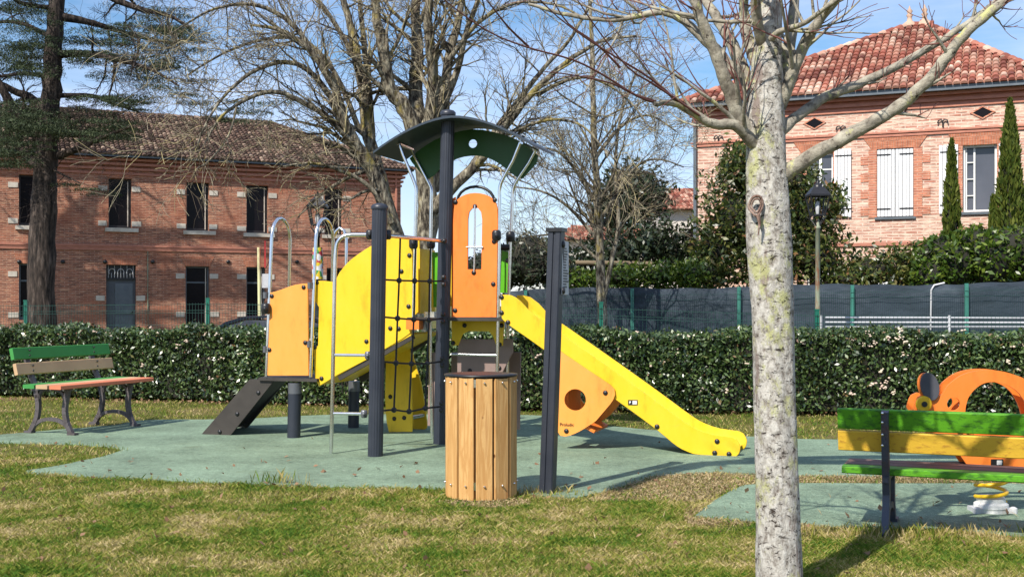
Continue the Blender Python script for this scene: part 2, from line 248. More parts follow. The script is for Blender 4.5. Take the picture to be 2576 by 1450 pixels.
MT['charcoal'] = plain('charcoal_rubber', (0.07, 0.072, 0.085), (0.055, 0.057, 0.07), 8, 0.7)
MT['timber'] = plain('weathered_timber', (0.20, 0.15, 0.09), (0.12, 0.09, 0.055), 4, 0.85, stretch=(1, 6, 6))
def stickers():
    m, t, b = base('pasted_stickers', 0.5)
    tc = t.nodes.new('ShaderNodeTexCoord'); v = t.nodes.new('ShaderNodeTexVoronoi'); v.inputs['Scale'].default_value = 11; t.links.new(tc.outputs['Object'], v.inputs['Vector'])
    r = ramp(t, [(0.7, 0.7, 0.68), (0.05, 0.05, 0.06), (0.75, 0.55, 0.03), (0.65, 0.65, 0.66), (0.5, 0.04, 0.05), (0.05, 0.3, 0.08), (0.06, 0.1, 0.45)]); r.color_ramp.interpolation = 'CONSTANT'
    s = t.nodes.new('ShaderNodeSeparateColor'); t.links.new(v.outputs['Color'], s.inputs[0]); t.links.new(s.outputs[0], r.inputs[0]); t.links.new(r.outputs[0], b.inputs['Base Color'])
    return m
MT['stickers'] = stickers()
# ---------------------------------------------------------------- builders
def P(x, y, Y): return Vector(((x-CX)*Y/F, Y, CH-(y-HY)*Y/F))        # where the ray through a photo point meets distance Y
def G(y): return F*CH/(y-HY)                                         # distance of a ground point seen at row y
def GP(x, y, z=0.0): Y = G(y); return Vector(((x-CX)*Y/F, Y, z))
class Plane:                                                         # an upright plane through (X,Y) running along d
    def __init__(s, X, Y, d):
        l = math.hypot(*d); s.X, s.Y, s.d = X, Y, (d[0]/l, d[1]/l); s.n = Vector((-s.d[1], s.d[0], 0))
        s.n = s.n if s.n.y > 0 else -s.n
    def s_at(s, x): k = (x-CX)/F; return (k*s.Y-s.X)/(s.d[0]-k*s.d[1])
    def at(s, t, z=0.0): return Vector((s.X+t*s.d[0], s.Y+t*s.d[1], z))
    def sz(s, x, y): t = s.s_at(x); return t, CH-(y-HY)*(s.Y+t*s.d[1])/F
    def p(s, x, y): t, z = s.sz(x, y); return s.at(t, z)
    def off(s, a): return Plane(s.X+s.n.x*a, s.Y+s.n.y*a, s.d)
class MB:
    def __init__(s): s.v = []; s.f = []; s.sm = []
    def add(s, vs, fs, smooth=False):
        o = len(s.v); s.v += [tuple(v) for v in vs]; s.f += [tuple(i+o for i in f) for f in fs]; s.sm += [smooth]*len(fs)
    def box(s, c, sx, sy, sz, ax=(1, 0, 0), ay=None, az=(0, 0, 1)):
        c = Vector(c); ax = Vector(ax).normalized(); az = Vector(az).normalized(); ay = Vector(ay) if ay else az.cross(ax); ay.normalize()
        vs = [c+ax*(i*sx/2)+ay*(j*sy/2)+az*(k*sz/2) for i in (-1, 1) for j in (-1, 1) for k in (-1, 1)]
        s.add(vs, [(0, 1, 3, 2), (4, 6, 7, 5), (0, 4, 5, 1), (2, 3, 7, 6), (0, 2, 6, 4), (1, 5, 7, 3)])
    def bar(s, a, b, w, h, up=(0, 0, 1)):
        a, b = Vector(a), Vector(b); d = (b-a).normalized(); up = Vector(up); side = d.cross(up).normalized(); s.box((a+b)/2, (b-a).length, w, h, d, side, side.cross(d))
    def bbar(s, a, b, w, h, up=(0, 0, 1), c=0.006):     # board with chamfered long edges
        a, b = Vector(a), Vector(b); d = (b-a).normalized(); side = d.cross(Vector(up)).normalized(); u = side.cross(d)
        pr = [(-w/2+c, -h/2), (w/2-c, -h/2), (w/2, -h/2+c), (w/2, h/2-c), (w/2-c, h/2), (-w/2+c, h/2), (-w/2, h/2-c), (-w/2, -h/2+c)]
        vs = [q+side*x+u*y for q in (a, b) for x, y in pr]; s.add(vs, [tuple(range(7, -1, -1)), tuple(range(8, 16))]+[(i, (i+1) % 8, 8+(i+1) % 8, 8+i) for i in range(8)])
    def prism(s, pts, n, t, holes=None, c=0.0):         # outline (list of Vectors), thickness t along n; c chamfers the near edge
        n = Vector(n).normalized(); m = len(pts)
        if c:
            cen = sum(pts, Vector())/m; ins = []
            for i in range(m):
                e = (pts[(i+1) % m]-pts[i-1]).normalized(); o = e.cross(n)
                if o.dot(pts[i]-cen) < 0 and m < 7: o = -o
                ins.append(o)
            area = sum(((pts[i]-cen).cross(pts[(i+1) % m]-cen)).dot(n) for i in range(m)); sg = 1 if area > 0 else -1
            f0 = [p-(o*sg if m >= 7 else o)*c for p, o in zip(pts, ins)]; r1 = [p+n*c for p in pts]
            vs = f0+r1+[p+n*t for p in pts]
            fs = [tuple(range(m)), tuple(range(3*m-1, 2*m-1, -1))]+[(k*m+i, k*m+(i+1) % m, (k+1)*m+(i+1) % m, (k+1)*m+i) for k in (0, 1) for i in range(m)]
        else:
            vs = list(pts)+[p+n*t for p in pts]; fs = [tuple(range(m)), tuple(range(2*m-1, m-1, -1))]+[(i, (i+1) % m, m+(i+1) % m, m+i) for i in range(m)]
        s.add(vs, fs)
    def ringplate(s, outer, inner, n, t):               # plate with one hole: both loops of equal length, matched point to point
        n = Vector(n).normalized(); m = len(outer); vs = list(outer)+list(inner)+[p+n*t for p in outer]+[p+n*t for p in inner]; fs = []
        for i in range(m):
            j = (i+1) % m; fs += [(i, j, m+j, m+i), (2*m+i, 3*m+i, 3*m+j, 2*m+j), (i, 2*m+i, 2*m+j, j), (m+i, m+j, 3*m+j, 3*m+i)]
        s.add(vs, fs)
    def tube(s, pts, r, n=8, cap=True, smooth=True):
        pts = [Vector(p) for p in pts]; m = len(pts); rs = r if isinstance(r, (list, tuple)) else [r]*m
        d0 = (pts[1]-pts[0]).normalized(); a = Vector((0, 0, 1)) if abs(d0.z) < 0.9 else Vector((1, 0, 0)); u = d0.cross(a).normalized(); vs = []
        for i, p in enumerate(pts):
            d = (pts[min(i+1, m-1)]-pts[max(i-1, 0)]).normalized(); u = (u-d*u.dot(d)); u = u.normalized() if u.length > 1e-6 else d.orthogonal().normalized(); q = d.cross(u)
            for k in range(n):
                an = 2*math.pi*k/n; vs.append(p+(u*math.cos(an)+q*math.sin(an))*rs[i])
        fs = [(i*n+k, i*n+(k+1) % n, (i+1)*n+(k+1) % n, (i+1)*n+k) for i in range(m-1) for k in range(n)]
        s.add(vs, fs, smooth)
        if cap: s.add(vs[:n], [tuple(range(n-1, -1, -1))]); s.add(vs[-n:], [tuple(range(n))])
    def lathe(s, c, prof, n=20, ax=(0, 0, 1), smooth=True):
        c = Vector(c); ax = Vector(ax).normalized(); u = ax.orthogonal().normalized(); q = ax.cross(u); vs = []
        for r, h in prof:
            for k in range(n): a = 2*math.pi*k/n; vs.append(c+ax*h+(u*math.cos(a)+q*math.sin(a))*r)
        s.add(vs, [(i*n+k, i*n+(k+1) % n, (i+1)*n+(k+1) % n, (i+1)*n+k) for i in range(len(prof)-1) for k in range(n)], smooth)
        s.add(vs[:n], [tuple(range(n-1, -1, -1))]); s.add(vs[-n:], [tuple(range(n))])
    def ball(s, c, r, sc3=(1, 1, 1)):
        c = Vector(c); vs = []; nn, mm = 10, 6
        for i in range(mm+1):
            for k in range(nn): th = math.pi*i/mm; a = 2*math.pi*k/nn; vs.append(c+Vector((math.sin(th)*math.cos(a)*sc3[0], math.sin(th)*math.sin(a)*sc3[1], math.cos(th)*sc3[2]))*r)
        s.add(vs, [(i*nn+k, (i+1)*nn+k, (i+1)*nn+(k+1) % nn, i*nn+(k+1) % nn) for i in range(mm) for k in range(nn)], True)
    def clamp(s, p, r=0.05):
        s.lathe(Vector(p)-Vector((0, 0, r*1.1)), [(r*0.62, 0), (r*0.8, r*0.15), (r*0.95, r*0.5), (r*0.95, r*1.7), (r*0.8, r*2.05), (r*0.62, r*2.2)], 14); s.lathe(Vector(p)+Vector((0, -r*0.8, 0)), [(r*0.42, 0), (r*0.42, r*0.35), (r*0.2, r*0.45)], 10, (0, -1, 0))
    def bolt(s, p, n, r=0.02): s.lathe(p, [(r*0.95, 0), (r, 0.006), (r*0.7, 0.014), (r*0.25, 0.017)], 10, -Vector(n))
    def build(s, name, mat, parent=None, local=False, label=None, kind=None):
        return link_mesh(name, np.array(s.v, dtype=np.float32), s.f, mat, parent, local, label, kind, s.sm)
def link_mesh(name, v, faces, mat, parent=None, local=False, label=None, kind=None, smooth=None, quads=None):
    if parent is not None and not local:
        r = parent
        while r.parent: r = r.parent
        v = v-np.array(r.location, dtype=np.float32); a = -r.rotation_euler.z
        if a: c, q = math.cos(a), math.sin(a); v = np.stack([v[:, 0]*c-v[:, 1]*q, v[:, 0]*q+v[:, 1]*c, v[:, 2]], 1)
    me = bpy.data.meshes.new(name)
    if quads is not None:
        k = quads.shape[1]; me.vertices.add(len(v)); me.vertices.foreach_set('co', v.astype(np.float32).ravel()); me.loops.add(quads.size); me.loops.foreach_set('vertex_index', quads.astype(np.int32).ravel())
        me.polygons.add(len(quads)); me.polygons.foreach_set('loop_start', np.arange(0, quads.size, k, dtype=np.int32)); me.update(calc_edges=True)
    else:
        me.from_pydata([tuple(map(float, x)) for x in v], [], faces)
        if smooth: me.polygons.foreach_set('use_smooth', smooth)
        me.update()
    me.materials.append(MT[mat]); o = bpy.data.objects.new(name, me); C.objects.link(o)
    if parent is not None: o.parent = parent
    if label: o['label'] = label
    if kind: o['kind'] = kind
    return o
def thing(name, label, cat, loc=(0, 0, 0), rz=0.0, group=None):
    o = bpy.data.objects.new(name, None); o.empty_display_size = 0.2; C.objects.link(o); o.location = loc; o.rotation_euler = (0, 0, rz); o['label'] = label; o['category'] = cat
    if group: o['group'] = group
    return o
def tag(o, label, cat, group=None):
    o['label'] = label; o['category'] = cat
    if group: o['group'] = group
    return o
def copy_tree(o, loc, label, parent=None):
    c = o.copy(); C.objects.link(c)
    if parent is None: c.location = loc; c['label'] = label
    else: c.parent = parent
    for ch in list(o.children): copy_tree(ch, loc, None, c)
    return c
def smooth_path(pts, n=4):
    out = []; m = len(pts)
    for i in range(m-1):
        p0, p1, p2, p3 = pts[max(i-1, 0)], pts[i], pts[i+1], pts[min(i+2, m-1)]
        for k in range(n): t = k/n; out.append(0.5*((2*p1)+(-p0+p2)*t+(2*p0-5*p1+4*p2-p3)*t*t+(-p0+3*p1-3*p2+p3)*t**3))
    out.append(pts[-1]); return out
def leaves(pts, size, aspect=0.45, nrm=None, tilt=1.0, droop=0.0):   # one bent diamond leaf per point
    n = len(pts); d = np.random.normal(size=(n, 3)); 
    if droop: d[:, 2] -= droop
    d /= np.linalg.norm(d, axis=1)[:, None]; r = np.random.normal(size=(n, 3))*tilt
    if nrm is not None: r = r+nrm
    sd = np.cross(d, r); sd /= np.linalg.norm(sd, axis=1)[:, None]+1e-9; up = np.cross(sd, d)
    L = (size*np.random.uniform(0.6, 1.25, n))[:, None]; p = np.asarray(pts)
    mid = p+up*L*0.06; a = p-d*L*0.5; b = p+d*L*0.5
    v = np.stack([a, mid+sd*L*aspect*0.5, b, mid-sd*L*aspect*0.5], 1).reshape(-1, 3); q = np.arange(n*4).reshape(-1, 4); return v, q
def leaf_obj(name, pts, size, mat, parent=None, aspect=0.45, nrm=None, tilt=1.0, droop=0.0, kind=None):
    v, q = leaves(np.asarray(pts), size, aspect, nrm, tilt, droop); return link_mesh(name, v, None, mat, parent, quads=q, kind=kind)
def blob_points(blobs, n, shell=0.45, lump=0.18):      # points through a union of ellipsoids, denser near their skin, with lumps
    blobs = [(np.array(c), np.array(r, dtype=float)) for c, r in blobs]; wt = np.array([r[0]*r[2]+r[1]*r[2] for c, r in blobs]); wt /= wt.sum(); out = []
    for (c, r), k in zip(blobs, wt):
        m = int(n*k); d = np.random.normal(size=(m, 3)); d /= np.linalg.norm(d, axis=1)[:, None]
        ph = np.random.uniform(0, 6.28, 6); lm = 1+lump*(np.sin(d[:, 0]*7+ph[0])*np.sin(d[:, 2]*8+ph[1])+0.6*np.sin(d[:, 1]*13+ph[2]+d[:, 2]*9)+0.5*np.sin(d[:, 0]*21+ph[3])*np.sin(d[:, 2]*19+ph[4]))
        out.append(c+d*r*lm[:, None]*(1-shell*np.random.uniform(0, 1, m)**1.6)[:, None])
    return np.concatenate(out)
def inside(poly, x, y):
    c = np.zeros(len(x), bool); n = len(poly); j = n-1
    for i in range(n):
        xi, yi = poly[i]; xj, yj = poly[j]
        k = ((yi > y) != (yj > y)) & (x < (xj-xi)*(y-yi)/(yj-yi+1e-12)+xi); c ^= k; j = i
    return c
# ---------------------------------------------------------------- ground
def sheet(name, poly, mat, z, skirt=0.03):
    mb = MB(); m = len(poly); vs = [(x, y, z) for x, y in poly]+[(x, y, z-skirt) for x, y in poly]
    mb.add(vs, [tuple(range(m))]+[(i, m+i, m+(i+1) % m, (i+1) % m) for i in range(m)]); o = mb.build(name, mat); o['kind'] = 'structure'; return o
g = MB(); g.add([(-600, -100, 0), (600, -100, 0), (600, 900, 0), (-600, 900, 0)], [(0, 1, 2, 3)]); o = g.build('ground', 'soil'); o['kind'] = 'structure'
def gpoly(pts, wob=0.02, n=5):
    ps = [GP(x, y) for x, y in pts]; ps = smooth_path(ps+[ps[0]], n)[:-1]
    return [(p.x+random.uniform(-wob, wob), p.y+random.uniform(-wob, wob)) for p in ps]
PAD = gpoly([(-60, 1100), (67, 1089), (190, 1078), (290, 1070), (364, 1058), (514, 1056), (620, 1054), (817, 1045), (1060, 1043), (1305, 1045), (1400, 1050), (1492, 1068), (1600, 1079), (1750, 1090), (1888, 1099),
             (2050, 1106), (2300, 1108), (2640, 1110), (2700, 1205), (2500, 1202), (2200, 1200), (1950, 1197), (1780, 1192), (1650, 1200), (1560, 1228), (1470, 1250), (1380, 1250), (1240, 1236), (1060, 1229), (900, 1228), (700, 1222), (520, 1215),
             (400, 1208), (250, 1203), (140, 1196), (60, 1189), (150, 1172), (255, 1150), (305, 1131), (215, 1121), (100, 1116), (-60, 1113)])
PAD2 = gpoly([(1750, 1301), (1800, 1262), (1868, 1224), (1960, 1218), (2200, 1219), (2640, 1226), (2700, 1345), (2400, 1338), (2150, 1333), (1980, 1322), (1860, 1312)])
sheet('rubber_pad', PAD, 'rubber', 0.012); sheet('spring_rider_pad', PAD2, 'rubber', 0.013)
rd = MB(); rd.add([(-60, 21.5, 0.004), (60, 18.0, 0.004), (60, 22.6, 0.004), (-60, 27, 0.004)], [(0, 1, 2, 3)]); o = rd.build('road', 'asphalt'); o['kind'] = 'structure'
# lawn blades: dense near, sparser far
DP = [gpoly([(1470, 1262), (1560, 1222), (1650, 1196), (1780, 1187), (1960, 1190), (2300, 1194), (2640, 1198), (2640, 1232), (2300, 1224), (1960, 1220), (1860, 1230), (1760, 1262), (1620, 1262)]), gpoly([(1720, 1290), (1800, 1282), (1900, 1318), (1840, 1332), (1730, 1318)]), gpoly([(1110, 1262), (1310, 1258), (1330, 1272), (1210, 1280), (1090, 1272)])]
def DRY(x, y):
    c = np.zeros(len(x), bool)
    for p in DP: c |= inside(p, x, y)
    return c
def grass(name, n, x0, x1, y0, y1, h, wd, near_bias=1.0):
    y = y0+(y1-y0)*np.random.uniform(0, 1, n)**near_bias; k = np.random.uniform(x0, x1, n); x = k*y
    ok = ~inside(PAD, x, y) & ~inside(PAD2, x, y); x, y = x[ok], y[ok]
    dry = DRY(x, y) & (np.random.uniform(0, 1, len(x)) < 0.8); x, y = x[~dry], y[~dry]
    m = len(x); cl = np.sin(x*3.1+1)*np.sin(y*2.7)+np.sin(x*7.3+y*5.1)*0.6+np.sin(x*17+y*3)*np.sin(y*15-x*4)*0.5
    hh = h*np.random.uniform(0.4, 1.25, m)*(1+0.22*cl); a = np.random.uniform(0, 6.283, m); ln = np.random.uniform(0.2, 1.5, m)*hh; b = np.random.uniform(0, 6.283, m)
    wx, wy = np.cos(a)*wd, np.sin(a)*wd; lx, ly = np.cos(b)*ln, np.sin(b)*ln; z0 = np.zeros(m)
    v = np.stack([np.stack([x-wx, y-wy, z0], 1), np.stack([x+wx, y+wy, z0], 1), np.stack([x+wx*0.8+lx*0.4, y+wy*0.8+ly*0.4, hh*0.62], 1), np.stack([x+lx, y+ly, hh], 1)], 1).reshape(-1, 3)
    return v, np.arange(m*4).reshape(-1, 4)
vs, qs = [], []; off = 0
for a in ((260000, -0.50, 0.50, 5.9, 8.6, 0.030, 0.0020, 0.9), (140000, -0.50, 0.50, 8.4, 11.4, 0.030, 0.0026, 1.0), (60000, -0.5, 0.5, 11.4, 20.5, 0.036, 0.005, 1.0), (900, -0.5, 0.5, 6, 11, 0.055, 0.0022, 1.0)):
    v, q = grass('g', *a); vs.append(v); qs.append(q+off); off += len(v)
# ragged fringe along the pad edges and longer tufts round the bench foot, the bin and the sign post
ex = []
for poly in (PAD, PAD2):
    for i in range(len(poly)):
        a, b = poly[i], poly[(i+1) % len(poly)]
        if min(a[1], b[1]) < 12.5:
            for k in range(int(55*math.hypot(b[0]-a[0], b[1]-a[1]))): t = random.random(); ex.append((a[0]+(b[0]-a[0])*t+random.gauss(0, 0.03), a[1]+(b[1]-a[1])*t+random.gauss(0, 0.03), random.uniform(0.02, 0.055)))
for cx_, cy_, r_, n_, h_ in ((GP(2225, 1352).x, 7.4, 0.3, 520, 0.085), (GP(2400, 1350).x, 7.45, 0.6, 480, 0.07), (GP(1378, 1243).x, 9.15, 0.12, 200, 0.07), (GP(1400, 1250).x, 9.05, 0.25, 200, 0.05), (GP(700, 1218).x, 9.62, 0.10, 60, 0.13), (GP(1210, 1266).x, 8.62, 0.3, 160, 0.045)):
    for k in range(n_): ex.append((random.gauss(cx_, r_), random.gauss(cy_, r_*0.25), random.uniform(0.3, 1.2)*h_))
ex = np.array(ex); m = len(ex); a = np.random.uniform(0, 6.28, m); b = np.random.uniform(0, 6.28, m); wd = 0.003; ln = ex[:, 2]*np.random.uniform(0.1, 0.7, m)
v = np.stack([np.stack([ex[:, 0]-np.cos(a)*wd, ex[:, 1]-np.sin(a)*wd, a*0], 1), np.stack([ex[:, 0]+np.cos(a)*wd, ex[:, 1]+np.sin(a)*wd, a*0], 1),
              np.stack([ex[:, 0]+np.cos(a)*wd*0.8+np.cos(b)*ln*0.4, ex[:, 1]+np.sin(a)*wd*0.8+np.sin(b)*ln*0.4, ex[:, 2]*0.6], 1), np.stack([ex[:, 0]+np.cos(b)*ln, ex[:, 1]+np.sin(b)*ln, ex[:, 2]], 1)], 1).reshape(-1, 3)
vs.append(v); qs.append(np.arange(m*4).reshape(-1, 4)+off)
o = link_mesh('grass', np.concatenate(vs), None, 'grass', quads=np.concatenate(qs), kind='stuff'); tag(o, 'short winter lawn grass with straw-coloured and green patches', 'grass')
n = 90; yy = np.random.uniform(6.2, 9, n); xx = np.random.uniform(-0.46, 0.46, n)*yy; o = leaf_obj('dead_twigs', np.stack([xx, yy, np.random.uniform(0.02, 0.035, n)], 1), 0.10, 'straw', aspect=0.05, nrm=np.array([0, 0, 4.0]), kind='stuff'); tag(o, 'thin dead stalks lying loose in the near lawn', 'stalks')
n = 130000; yy = np.random.uniform(7.8, 11.2, n); xx = np.random.uniform(-0.15, 0.5, n)*yy; ok = DRY(xx, yy) & ~inside(PAD, xx, yy) & ~inside(PAD2, xx, yy) & (np.random.uniform(0, 1, n) < 0.9); xx, yy = xx[ok], yy[ok]; n = len(xx)
o = leaf_obj('dry_straw', np.stack([xx, yy, np.random.uniform(0.002, 0.022, n)], 1), 0.035, 'straw', aspect=0.16, nrm=np.array([0, 0, 2.0]), kind='stuff'); tag(o, 'trampled dry straw on the worn strip between the two rubber pads', 'straw')
n = 30; yy = np.random.uniform(9.5, 14, n); xx = np.random.uniform(-0.4, 0.3, n)*yy; PL = np.stack([xx, yy, np.full(n, 0.022)], 1)
n = 260; yy = np.random.uniform(6.3, 11, n); xx = np.random.uniform(-0.46, 0.46, n)*yy; pts = np.stack([xx, yy, np.random.uniform(0.015, 0.035, n)], 1)
h2 = np.random.uniform(0, 1, 900); pts2 = np.stack([-8+h2*15, 18.1-h2*2.9+np.random.uniform(-0.35, 0.1, 900), np.random.uniform(0.02, 0.05, 900)], 1)
o = leaf_obj('fallen_leaves', np.concatenate([pts, pts2, PL]), 0.05, 'dry_leaf', aspect=0.7, nrm=np.array([0, 0, 4.0]), kind='stuff'); tag(o, 'dry brown leaves scattered on the lawn and under the hedge', 'leaves')
# ---------------------------------------------------------------- flowering hedge
HP = [Vector((-13, 20.0, 0)), Vector((-8.2, 18.6, 0)), Vector((0.09, 16.05, 0)), Vector((4.15, 15.4, 0)), Vector((9.5, 14.8, 0))]
hedge = thing('hedge', 'long clipped viburnum hedge with cream blossoms behind the playground', 'hedge', HP[0])
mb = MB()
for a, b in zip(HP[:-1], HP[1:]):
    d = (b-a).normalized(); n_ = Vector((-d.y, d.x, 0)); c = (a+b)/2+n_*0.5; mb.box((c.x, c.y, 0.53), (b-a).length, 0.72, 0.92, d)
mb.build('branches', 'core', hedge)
pts, nr = [], []; bl = []
for a, b in zip(HP[:-1], HP[1:]):
    L = (b-a).length; d = (b-a)/L; n_ = Vector((-d.y, d.x, 0)); k = int(L*3500); t = np.random.uniform(0, L, k); s = np.random.uniform(0, 1, k); u = np.random.uniform(-0.11, 0.13, k)
    base_p = np.array(a)[None]+t[:, None]*np.array(d)[None]; lump = 0.05*np.sin(t*2.3)+0.035*np.sin(t*6.1+s*9)+0.03*np.sin(t*11)
    zz = 0.05+s**0.9*1.05; f = base_p+np.array(n_)[None]*(0.08+u+lump)[:, None]; f[:, 2] = zz; nr.append(np.tile(-np.array(n_)+np.array([0, 0, 0.4]), (k, 1))); pts.append(f)
    k2 = int(L*2000); t = np.random.uniform(0, L, k2); q = np.random.uniform(0.0, 1.0, k2); f = np.array(a)[None]+t[:, None]*np.array(d)[None]+np.array(n_)[None]*q[:, None]
    f[:, 2] = 1.06+0.05*np.sin(t*2.3)+0.04*np.sin(t*5.7+q*4)+np.random.normal(0, 0.035, k2); pts.append(f); nr.append(np.tile(np.array([0, 0, 1.2]), (k2, 1)))
    for j in range(int(L*26)):
        tt = random.uniform(0, L); X = a.x+d.x*tt; dens = 0.28+(1.1 if X > 4.4 else 0)+(0.15 if X > 0 else 0)
        if random.random() < dens*0.62:
            z = random.uniform(0.25, 1.12) if random.random() < 0.6 else random.uniform(0.95, 1.16); bl.append((a+d*tt+n_*(random.uniform(-0.04, 0.05) if z < 1.08 else random.uniform(0, 0.9)), z))
leaf_obj('foliage', np.concatenate(pts), 0.070, 'hedge_leaf', hedge, 0.48, np.concatenate(nr)*0.9)
mb = MB()
for p, z in bl:
    for k in range(random.randint(3, 6)): r = random.uniform(0.010, 0.022); mb.ball((p.x+random.gauss(0, 0.018), p.y+random.gauss(0, 0.018), z+random.gauss(0, 0.014)), r, (1, 1, 0.7))
mb.build('blossoms', 'blossom', hedge, kind='stuff')
# ---------------------------------------------------------------- low green mesh fence behind the hedge
def near_fence():
    f = thing('mesh_fence', 'low green welded mesh fence just behind the flowering hedge', 'fence', (-9.5, 20.1, 0))
    post = [(-395, 756), (65, 757), (523, 752), (1020, 757), (1512, 762), (2055, 780), (2700, 783)]; line = []
    for x, y in post:
        Xk = (x-CX)/F; best = None
        for a, b in zip(HP[:-1], HP[1:]):
            d = (b-a); n_ = Vector((-d.y, d.x, 0)).normalized()*1.15; a2, b2 = a+n_, b+n_
            t = (Xk*a2.y-a2.x)/((b2.x-a2.x)-Xk*(b2.y-a2.y))
            if -0.05 <= t <= 1.05: best = a2+(b2-a2)*t; break
        if best is None: best = a2+(b2-a2)*t
        z = CH-(y-HY)*best.y/F; line.append((best, z)); mb = MB(); mb.box((best.x, best.y, z/2), 0.055, 0.055, z); mb.box((best.x, best.y, z+0.01), 0.065, 0.065, 0.02); mb.build('post', 'fence_green', f)
    mb = MB()
    for (a, za), (b, zb) in zip(line[:-1], line[1:]):
        L = (b-a).length; k = int(L/0.055); z0 = 0.75
        for i in range(k+1): p = a+(b-a)*(i/k); q = za+(zb-za)*i/k-0.06; mb.bar((p.x, p.y-0.03, z0), (p.x, p.y-0.03, q), 0.0035, 0.0035, (0, 1, 0))
        for h in (0.03, 0.13, 0.17, 0.37, 0.57): mb.bar((a.x, a.y-0.036, za-0.05-h), (b.x, b.y-0.036, zb-0.05-h), 0.006, 0.006)
    mb.build('wire_mesh', 'fence_wire', f)
near_fence()
# ---------------------------------------------------------------- tall fence with windbreak netting
def tall_fence():
    pl = Plane(0.0, 27.6, (1, -0.16)); f = thing('windbreak_fence', 'tall green-posted fence covered with dark slate windbreak netting', 'fence', (0, 27.6, 0))
    top = lambda x: 729-(x-1285)*0.0150
    mb = MB(); N = 130; cols = []
    for i in range(N+1):
        x = 1270+(2760-1270)*i/N; p = pl.p(x, top(x)+3*math.sin(x*0.011+1)+1.5*math.sin(x*0.05)); row = []
        for k in range(9):
            z = 0.03+(p.z-0.03)*k/8; row.append(Vector((p.x, p.y+0.05+0.018*math.sin(x*0.045+k*0.9)+0.012*math.sin(x*0.13+k*2.0), z)))
        cols.append(row)
    vs = [v for r in cols for v in r]; mb.add(vs, [(i*9+k, (i+1)*9+k, (i+1)*9+k+1, i*9+k+1) for i in range(N) for k in range(8)], True); mb.build('netting', 'netting', f)
    for x in (1322, 1590, 1858, 2143, 2430, 2735):
        p = pl.p(x, top(x)+6); mb = MB(); mb.box((p.x, p.y-0.03, (p.z+0.05)/2), 0.075, 0.05, p.z+0.05); mb.build('post', 'fence_teal', f)
    mb = MB()
    for i in range(0, 280): x = 1330+i*5; p = pl.p(x, top(x)+8); mb.bar((p.x, p.y-0.06, 0.4), (p.x, p.y-0.06, p.z-0.02), 0.004, 0.004, (0, 1, 0))
    for h in (0.1, 0.22, 0.9, 1.0, 1.5):
        a, b = pl.p(1330, top(1330)+8), pl.p(2735, top(2735)+8); mb.bar((a.x, a.y-0.066, a.z-h), (b.x, b.y-0.066, b.z-h), 0.006, 0.006)
    mb.build('wire_mesh', 'fence_wire', f)
tall_fence()
def guard_rail():
    t = thing('guard_rail', 'pale grey galvanised three-rail barrier before the netted fence', 'railing', P(2080, 830, 24))
    for y in (797, 809, 820):
        mb = MB(); mb.tube([P(2076, y+1, 24), P(2700, y+2, 24.2)], 0.020, 8); mb.build('rail', 'plastic_grey', t)
    for x in (2066, 2390, 2690): mb = MB(); a = P(x, 795, 24.07); mb.tube([Vector((a.x, a.y+0.03, 0)), Vector((a.x, a.y+0.03, a.z+0.02))], 0.03, 8); mb.build('post', 'plastic_grey', t)
guard_rail()
t = MB(); t.tube([P(2341, 830, 26.1), P(2343, 728, 26.1), P(2350, 717, 26.1), P(2376, 711, 26.1)], 0.022, 8); o = t.build('bent_pipe', 'plastic_grey'); tag(o, 'thin pale bent pipe rising against the dark netted fence', 'pipe')
# ---------------------------------------------------------------- roofs and walls
def tile_face(tri, pitch=0.205, row=0.33, r=0.094, lift=0.02):
    """canal tiles over a flat roof polygon given as eave-left, eave-right, then the upper corners; returns a mesh of separate tiles"""
    el, er = tri[0], tri[1]; e = (er-el).normalized(); n = (er-el).cross(tri[2]-el).normalized(); n = n if n.z > 0 else -n; s = n.cross(e); s = s if s.z > 0 else -s
    loc = [((p-el).dot(e), (p-el).dot(s)) for p in tri]; vs, fs = [], []; H = max(q[1] for q in loc); W = (er-el).length
    for i in range(int(W/pitch)+1):
        for j in range(int(H/row)+1):
            x, y = i*pitch+pitch*0.5+random.uniform(-0.006, 0.006), j*row-0.06; cx = np.array([x]); cy = np.array([max(y+row*0.5, 0.03)])
            if not inside(loc, cx, cy)[0]: continue
            b = len(vs); L = row*1.18; K = 6; w = random.uniform(-0.004, 0.004)
            for kk, (yy, rr, up) in enumerate(((y, r*1.04, 0.035), (y+L, r*0.84, 0.0))):
                for k in range(K+1):
                    a = math.pi*k/K; vs.append(el+e*(x+math.cos(a)*rr+w)+s*yy+n*(lift+up+math.sin(a)*rr*0.85))
            fs += [(b+k, b+k+1, b+K+2+k, b+K+1+k) for k in range(K)]; fs.append(tuple(b+k for k in range(K, -1, -1)))
    return vs, fs
def roof(parent, faces, mat, ridges, name='roof'):
    mb = MB()
    for tri in faces:
        vs, fs = tile_face(tri); mb.add(vs, fs)
        k = len(tri); mb.add([p for p in tri], [tuple(range(k))])
    for a, b in ridges:
        L = (b-a).length; d = (b-a)/L; k = int(L/0.34)
        for i in range(k+1):
            p = a+d*(i*0.34); side = d.cross(Vector((0, 0, 1))).normalized(); up = side.cross(d); vs = []
            for q, rr, u in ((p, 0.14, 0.05), (p+d*0.42, 0.115, 0.03)):
                for j in range(7): an = math.pi*j/6; vs.append(q+side*math.cos(an)*rr+up*(u+math.sin(an)*rr*0.8))
            mb.add(vs, [(j, j+1, 8+j, 7+j) for j in range(6)]+[tuple(range(6, -1, -1))])
    return mb.build(name, mat, parent, local=True)
